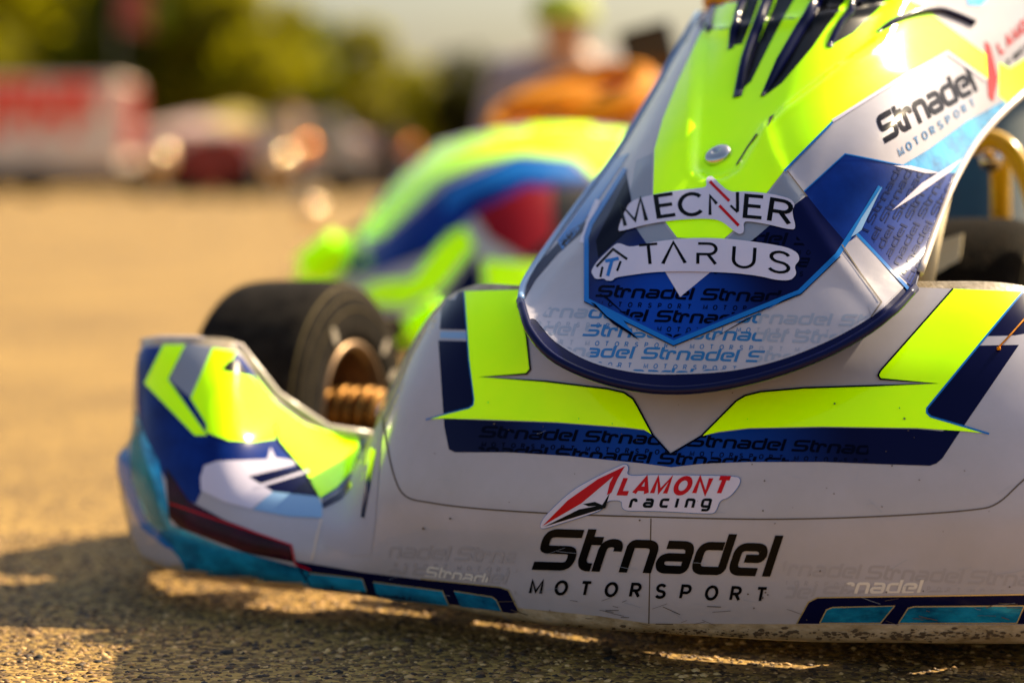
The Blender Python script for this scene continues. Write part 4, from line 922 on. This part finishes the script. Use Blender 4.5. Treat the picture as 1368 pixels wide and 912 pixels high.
VW = mat('trailer_white', (.95, .80, .66), .6, spec=.15, var=.15, vscale=1.5); VR = mat('trailer_red', (1.0, .05, .02), .5, spec=.2); DK = mat('dark_metal', (.03, .025, .03), .5)  # the dark metal is one even tone for skirt, poles and ribs
GLS = mat('dark_glass', (.02, .025, .03), .08); TENTR = mat('red_canvas', (.55, .05, .04), .7); TENTC = mat('cream_canvas', (.72, .60, .42), .7); TENTP = mat('pinkish_canvas', (.62, .42, .36), .7)
# trailer at the left
tY = 44.0; tx1 = X_at(164, tY); tx0 = tx1 - 10.5
tz0 = CAMZ + (240 - 226) / FPX * tY; tz1 = CAMZ + (240 - 106) / FPX * tY
trl = empty('race_trailer', ((tx0 + tx1) / 2, tY, 0), 'white race trailer with big red lettering on its side at the left edge', 'trailer')
box('trailer_box', ((tx0 + tx1) / 2, tY + 1.2, (tz0 + tz1) / 2), ((tx1 - tx0) / 2, 1.2, (tz1 - tz0) / 2), VW, trl, bev=.08)
box('red_rear_door', (tx1 + .012, tY + 1.2, (tz0 + tz1) / 2 + .1), (.012, 1.05, (tz1 - tz0) / 2 - .2), mat('dark_red_panel', (.22, .02, .015), .5, spec=.2), trl)
rg = random.Random(3); xx = tx0 + 1.2
while xx < tx1 - .7:      # blocky red lettering, unreadable in the photograph
    wd = rg.uniform(.42, .6); zc = (tz0 + tz1) / 2 + .26; hh = .52
    V = [(xx, tY - .03, zc - hh), (xx + .16, tY - .03, zc - hh), (xx + .16, tY - .03, zc + hh), (xx, tY - .03, zc + hh)]
    st = [((xx + .08, zc), (.11, hh)), ((xx + wd / 2, zc + rg.choice([-hh + .15, 0, hh - .15])), (wd / 2, .15)), ((xx + wd - .05, zc + rg.choice([0, .2])), (.101, hh - .2))]
    for (cx, cz), (hx2, hz2) in st: box('red_letter_stroke', (cx, tY - (.045 if hx2 > .15 else .02 if hx2 > .105 else .070), cz), (hx2, .010, hz2), VR, trl)
    xx += wd + .12
box('skirt', ((tx0 + tx1) / 2, tY + 1.2, .34), ((tx1 - tx0) / 2 - .2, 1.0, .18), DK, trl)
for dx in (1.2, 2.1, 7.2): lathe('trailer_wheel', (tx1 - dx - .6, tY + .05, .33), (0, 1, 0), [(0, 0), (0, .30), (.04, .33), (.26, .33), (.3, .28)], RUBBER, trl, 24)
def car(px, Y, L, H, body, label, cat='car', facing=0):
    x = X_at(px, Y); c = empty('parked_' + cat.replace(' ', '_'), (x, Y, 0), label, cat, 'vehicles parked in the paddock')
    n = [(-L / 2, .35), (-L / 2, H * .55), (-L * .30, H * .62), (-L * .20, H * .95), (L * .22, H), (L * .42, H * .6), (L / 2, H * .5), (L / 2, .35)] if cat == 'car' else [(-L / 2, .35), (-L / 2, H * .95), (-L * .45, H), (L * .25, H), (L * .38, H * .62), (L / 2, H * .5), (L / 2, .35)]
    V = [(x + a, Y - .8, z) for a, z in n] + [(x + a, Y + .8, z) for a, z in n]; m = len(n)
    mk('body', V, [tuple(range(m)), tuple(range(m, 2 * m))[::-1]] + [(i, (i + 1) % m, m + (i + 1) % m, m + i) for i in range(m)], body, c, False)
    box('side_window', (x + L * .0, Y - .81, H * .77), (L * .17, .01, H * .11), GLS, c)
    for s in (-1, 1):
        lathe('wheel', (x + s * L * .3, Y - .85, .32), (0, 1, 0), [(0, 0), (0, .18), (.01, .30), (.05, .32), (.22, .32)], RUBBER, c, 20)
    lathe('headlight', (x + L / 2 - .12, Y - .82, H * .48), (0, -1, 0), [(0, .11), (.03, .08), (.05, 0)], STEEL, c, 16)
    return c
CW = mat('white_car_paint', (.50, .40, .34), .25, coat=1); CR_ = mat('red_car_paint', (.55, .03, .02), .25, coat=1); CB = mat('dark_car_paint', (.02, .025, .04), .25, coat=1); CS = mat('silver_car_paint', (.45, .42, .40), .3, metal=.6, coat=1)
car(240, 46, 1.9, 1.15, CW, 'small white car parked just right of the trailer')
car(292, 43, 2.0, 1.2, CR_, 'red car parked between the white and the dark cars')
car(345, 45, 1.7, 1.25, CB, 'dark blue car parked right of the red one')
car(420, 42, 2.0, 1.5, CS, 'silver van parked in front of the orange awning', 'van')
def awning(px, Y, wd, z1, m, label):
    x = X_at(px, Y); a = empty('awning', (x, Y, 0), label, 'awning', 'awnings in the paddock'); w2 = wd / 2
    V = [(x - w2, Y - w2, z1 * .8), (x + w2, Y - w2, z1 * .8), (x + w2, Y + w2, z1 * .8), (x - w2, Y + w2, z1 * .8), (x, Y, z1)]
    V += [(q[0], q[1], q[2] - .3) for q in V[:4]]
    mk('canopy', V, [(0, 1, 4), (1, 2, 4), (2, 3, 4), (3, 0, 4), (0, 5, 6, 1), (1, 6, 7, 2), (2, 7, 8, 3), (3, 8, 5, 0)], m, a, False)
    for i in range(4): tube('pole', [Vector((V[i][0], V[i][1], 0)), Vector(V[i])], .03, DK, a, 6)
awning(268, 52, 2.6, 1.35 + .45, TENTP, 'pinkish low awning between the trailer and the yellow awning')
awning(318, 56, 2.4, 2.1, mat('yellow_canvas', (.62, .48, .10), .7), 'yellow awning left of the orange one')
awning(400, 54, 2.2, 1.95, mat('orange_canvas', (.70, .28, .14), .7), 'orange awning behind the silver van')
awning(455, 50, 1.6, 1.5, TENTP, 'small pinkish awning beside the dark equipment container')
ct = empty('container', (X_at(500, 50), 50, 0), 'dark equipment container standing left of the second kart', 'container')
box('container_body', (X_at(497, 50), 50.8, .78), (.65, .8, .75), mat('dark_brown_metal', (.035, .02, .02), .6), ct)
for k in range(6): box('rib', (X_at(497, 50) - .55 + k * .22, 49.98, .78), (.025, .02, .7), DK, ct)
# flag at the top left
fl = empty('flag', (X_at(180, 60), 60, 0), 'dull red flag on a pole in front of the trees at the top left', 'flag')
tube('pole', [Vector((X_at(160, 60), 60, 0)), Vector((X_at(160, 60), 60, 5.6))], .04, DK, fl, 8)
fv = [(X_at(160, 60) + i * .11, 60 + .08 * math.sin(i * 1.1), 4.35 + j * .25 - .02 * i) for j in range(6) for i in range(9)]
mk('flag_cloth', fv, [(j * 9 + i, j * 9 + i + 1, j * 9 + i + 10, j * 9 + i + 9) for j in range(5) for i in range(8)], mat('faded_red_cloth', (.30, .07, .05), .8), fl)
# polished domes on posts, added to make the background sun glints
def glint(px, py, Y, r, m, label):
    c = at(px, py, Y); o = empty('added_glint_dome', (c.x, c.y, 0), label, 'added_reflector', 'domes on posts added for sun glints')
    lathe('glint_reflector', c + Vector((0, .03, 0)), (0, -1, 0), [(0, r), (r * .35, r * .93), (r * .7, r * .7), (r * .92, r * .38), (r, 0)], m, o, 24)
    tube('post', [Vector((c.x, c.y + .04, 0)), c + Vector((0, .04, 0))], .005, STEEL, o, 6)
MIR = mat('glint_steel', (.75, .55, .33), .10, metal=1)
MIRO = mat('glint_bronze', (.9, .30, .06), .14, metal=1)
glint(210, 212, 14, .09, MIR, 'added dome for the sun glint right beside the trailer corner')
glint(370, 216, 14, .095, MIR, 'added dome for the brightest round sun glint above the silver van')
glint(404, 198, 15, .075, MIRO, 'added dome for the orange round sun glint upper right of the brightest one')
glint(413, 281, 11, .06, MIR, 'added dome for the pale round sun glint low over the asphalt')
glint(546, 196, 15, .05, MIRO, 'added dome for the faint orange sun glint left of the second kart fairing')

# ---- person sitting behind the second kart
def skin_body(name, joints, bones, m, parent, sub=2):
    me = bpy.data.meshes.new(name); me.from_pydata([j[0] for j in joints], bones, []); me.materials.append(m)
    o = bpy.data.objects.new(name, me); link(o, parent); md = o.modifiers.new('skin', 'SKIN')
    for i, j in enumerate(joints): me.skin_vertices[0].data[i].radius = (j[1], j[1] * (j[2] if len(j) > 2 else 1))
    me.skin_vertices[0].data[0].use_root = True
    s = o.modifiers.new('sub', 'SUBSURF'); s.levels = sub; s.render_levels = sub
    md.use_smooth_shade = True
    return o
SKIN = mat('skin', (.55, .30, .20), .5); SHIRT = mat('grey_lilac_shirt', (.42, .34, .36), .8, var=.3, vscale=10); TROU = mat('dark_trousers', (.04, .035, .045), .8); LIME = mat('lime_cap', (.42, .50, .02), .6)
def person(px, Y, headz, pose, shirt, cap, label, facing=1.0):
    x = X_at(px, Y); pz = headz - .72
    P = empty('person', (x, Y, 0), label, 'person')
    J = [((x, Y, pz), .16, .75), ((x, Y - .02, pz + .26), .16, .75), ((x, Y - .06, pz + .53), .19, .7), ((x, Y - .09, pz + .61), .08), ((x, Y - .11, pz + .64), .07), ((x, Y - .12, pz + .70), .095, 1.1), ((x, Y - .12, pz + .77), .08)]
    B = [(0, 1), (1, 2), (2, 3), (3, 4), (4, 5), (5, 6)]
    if pose == 'sit':
        knee = pz + .04
        for s in (-1, 1):
            b = len(J); J += [((x + s * .10, Y - .05, pz - .02), .09), ((x + s * .16, Y - .42, knee), .065), ((x + s * .16, Y - .40, .10), .045), ((x + s * .17, Y - .52, .045), .04)]; B += [(0, b), (b, b + 1), (b + 1, b + 2), (b + 2, b + 3)]
            b = len(J); J += [((x + s * .21, Y - .03, pz + .54), .065), ((x + s * .27, Y - .08, pz + .26), .045), ((x + s * .14, Y - .28, pz + .12), .034), ((x + s * .10, Y - .36, pz + .11), .032)]; B += [(2, b), (b, b + 1), (b + 1, b + 2), (b + 2, b + 3)]
    else:
        for s in (-1, 1):
            b = len(J); J += [((x + s * .09, Y, pz - .06), .09), ((x + s * .10, Y - .02, pz * .5), .06), ((x + s * .11, Y, .09), .042), ((x + s * .12, Y - .12, .04), .038)]; B += [(0, b), (b, b + 1), (b + 1, b + 2), (b + 2, b + 3)]
            b = len(J); J += [((x + s * .19, Y, pz + .52), .06), ((x + s * .24, Y - .01, pz + .18), .045), ((x + s * .24, Y - .07, pz - .06), .034), ((x + s * .24, Y - .09, pz - .15), .03)]; B += [(2, b), (b, b + 1), (b + 1, b + 2), (b + 2, b + 3)]
    skin_body('body', J, B, SKIN, P)
    # clothing shells
    T = [(J[0][0], .175, .8), (J[1][0], .175, .8), (J[2][0], .215, .75), (tuple(Vector(J[3][0]) + Vector((0, 0, -.03))), .12)]; TB = [(0, 1), (1, 2), (2, 3)]
    for s in (0, 1):
        b0 = 7 + 8 * s + 4; b = len(T); T += [(J[b0][0], .075), (J[b0 + 1][0], .062)]; TB += [(2, b), (b, b + 1)]
    skin_body('shirt', T, TB, shirt, P)
    T = [(J[0][0], .168, .8)]; TB = []
    for s in (0, 1):
        b0 = 7 + 8 * s; b = len(T); T += [(J[b0][0], .105), (J[b0 + 1][0], .082), (J[b0 + 2][0], .062)]; TB += [(0, b), (b, b + 1), (b + 1, b + 2)]
    skin_body('trousers', T, TB, TROU, P)
    h_ = Vector(J[5][0]) + Vector((0, .01, .030))
    lathe('cap', h_, (0, 0, 1), [(-.01, .118), (.02, .118), (.06, .105), (.09, .07), (.10, 0)], cap, P, 24)
    mk('cap_peak', [h_ + Vector(v) for v in ((-.07, -.10, 0), (.07, -.10, 0), (.055, -.19, -.015), (-.055, -.19, -.015), (-.07, -.10, .008), (.07, -.10, .008), (.055, -.19, -.007), (-.055, -.19, -.007))], [(3, 2, 1, 0), (4, 5, 6, 7), (0, 1, 5, 4), (2, 3, 7, 6), (1, 2, 6, 5), (3, 0, 4, 7)], cap, P, False)
    for s in (-1, 1):
        lobe('eye', Vector(J[5][0]) + Vector((s * .032, -.098, .01)), (.010, .008, .008), BLACKPL, P)
    lobe('nose', Vector(J[5][0]) + Vector((0, -.115, -.015)), (.012, .018, .018), SKIN, P)
    return P
PY = 8.2
person(752, PY, CAMZ + (240 - 34) / FPX * PY, 'sit', SHIRT, LIME, 'person in a lime cap and grey-lilac shirt sitting behind the second kart')
st = empty('folding_stool', (X_at(752, PY), PY + .05, 0), 'low stool under the person in the lime cap', 'stool')
sz = CAMZ + 206 / FPX * PY - .72 - .17
box('stool_top', (X_at(752, PY), PY + .08, max(.06, sz - .02)), (.19, .17, .015), DK, st, bev=.004)
for sx in (-1, 1):
    for sy in (-1, 1): tube('leg', [Vector((X_at(752, PY) + sx * .15, PY + .08 + sy * .13, 0)), Vector((X_at(752, PY) + sx * .13, PY + .08 + sy * .11, max(.05, sz - .03)))], .01, STEEL, st, 6)
person(447, 47, 1.62, 'stand', mat('pink_shirt', (.55, .25, .24), .8), DK, 'person in a pink shirt standing by the small awning')
person(388, 40, 1.58, 'stand', mat('cream_shirt', (.70, .58, .42), .8), DK, 'person in a cream shirt standing beside the silver van')
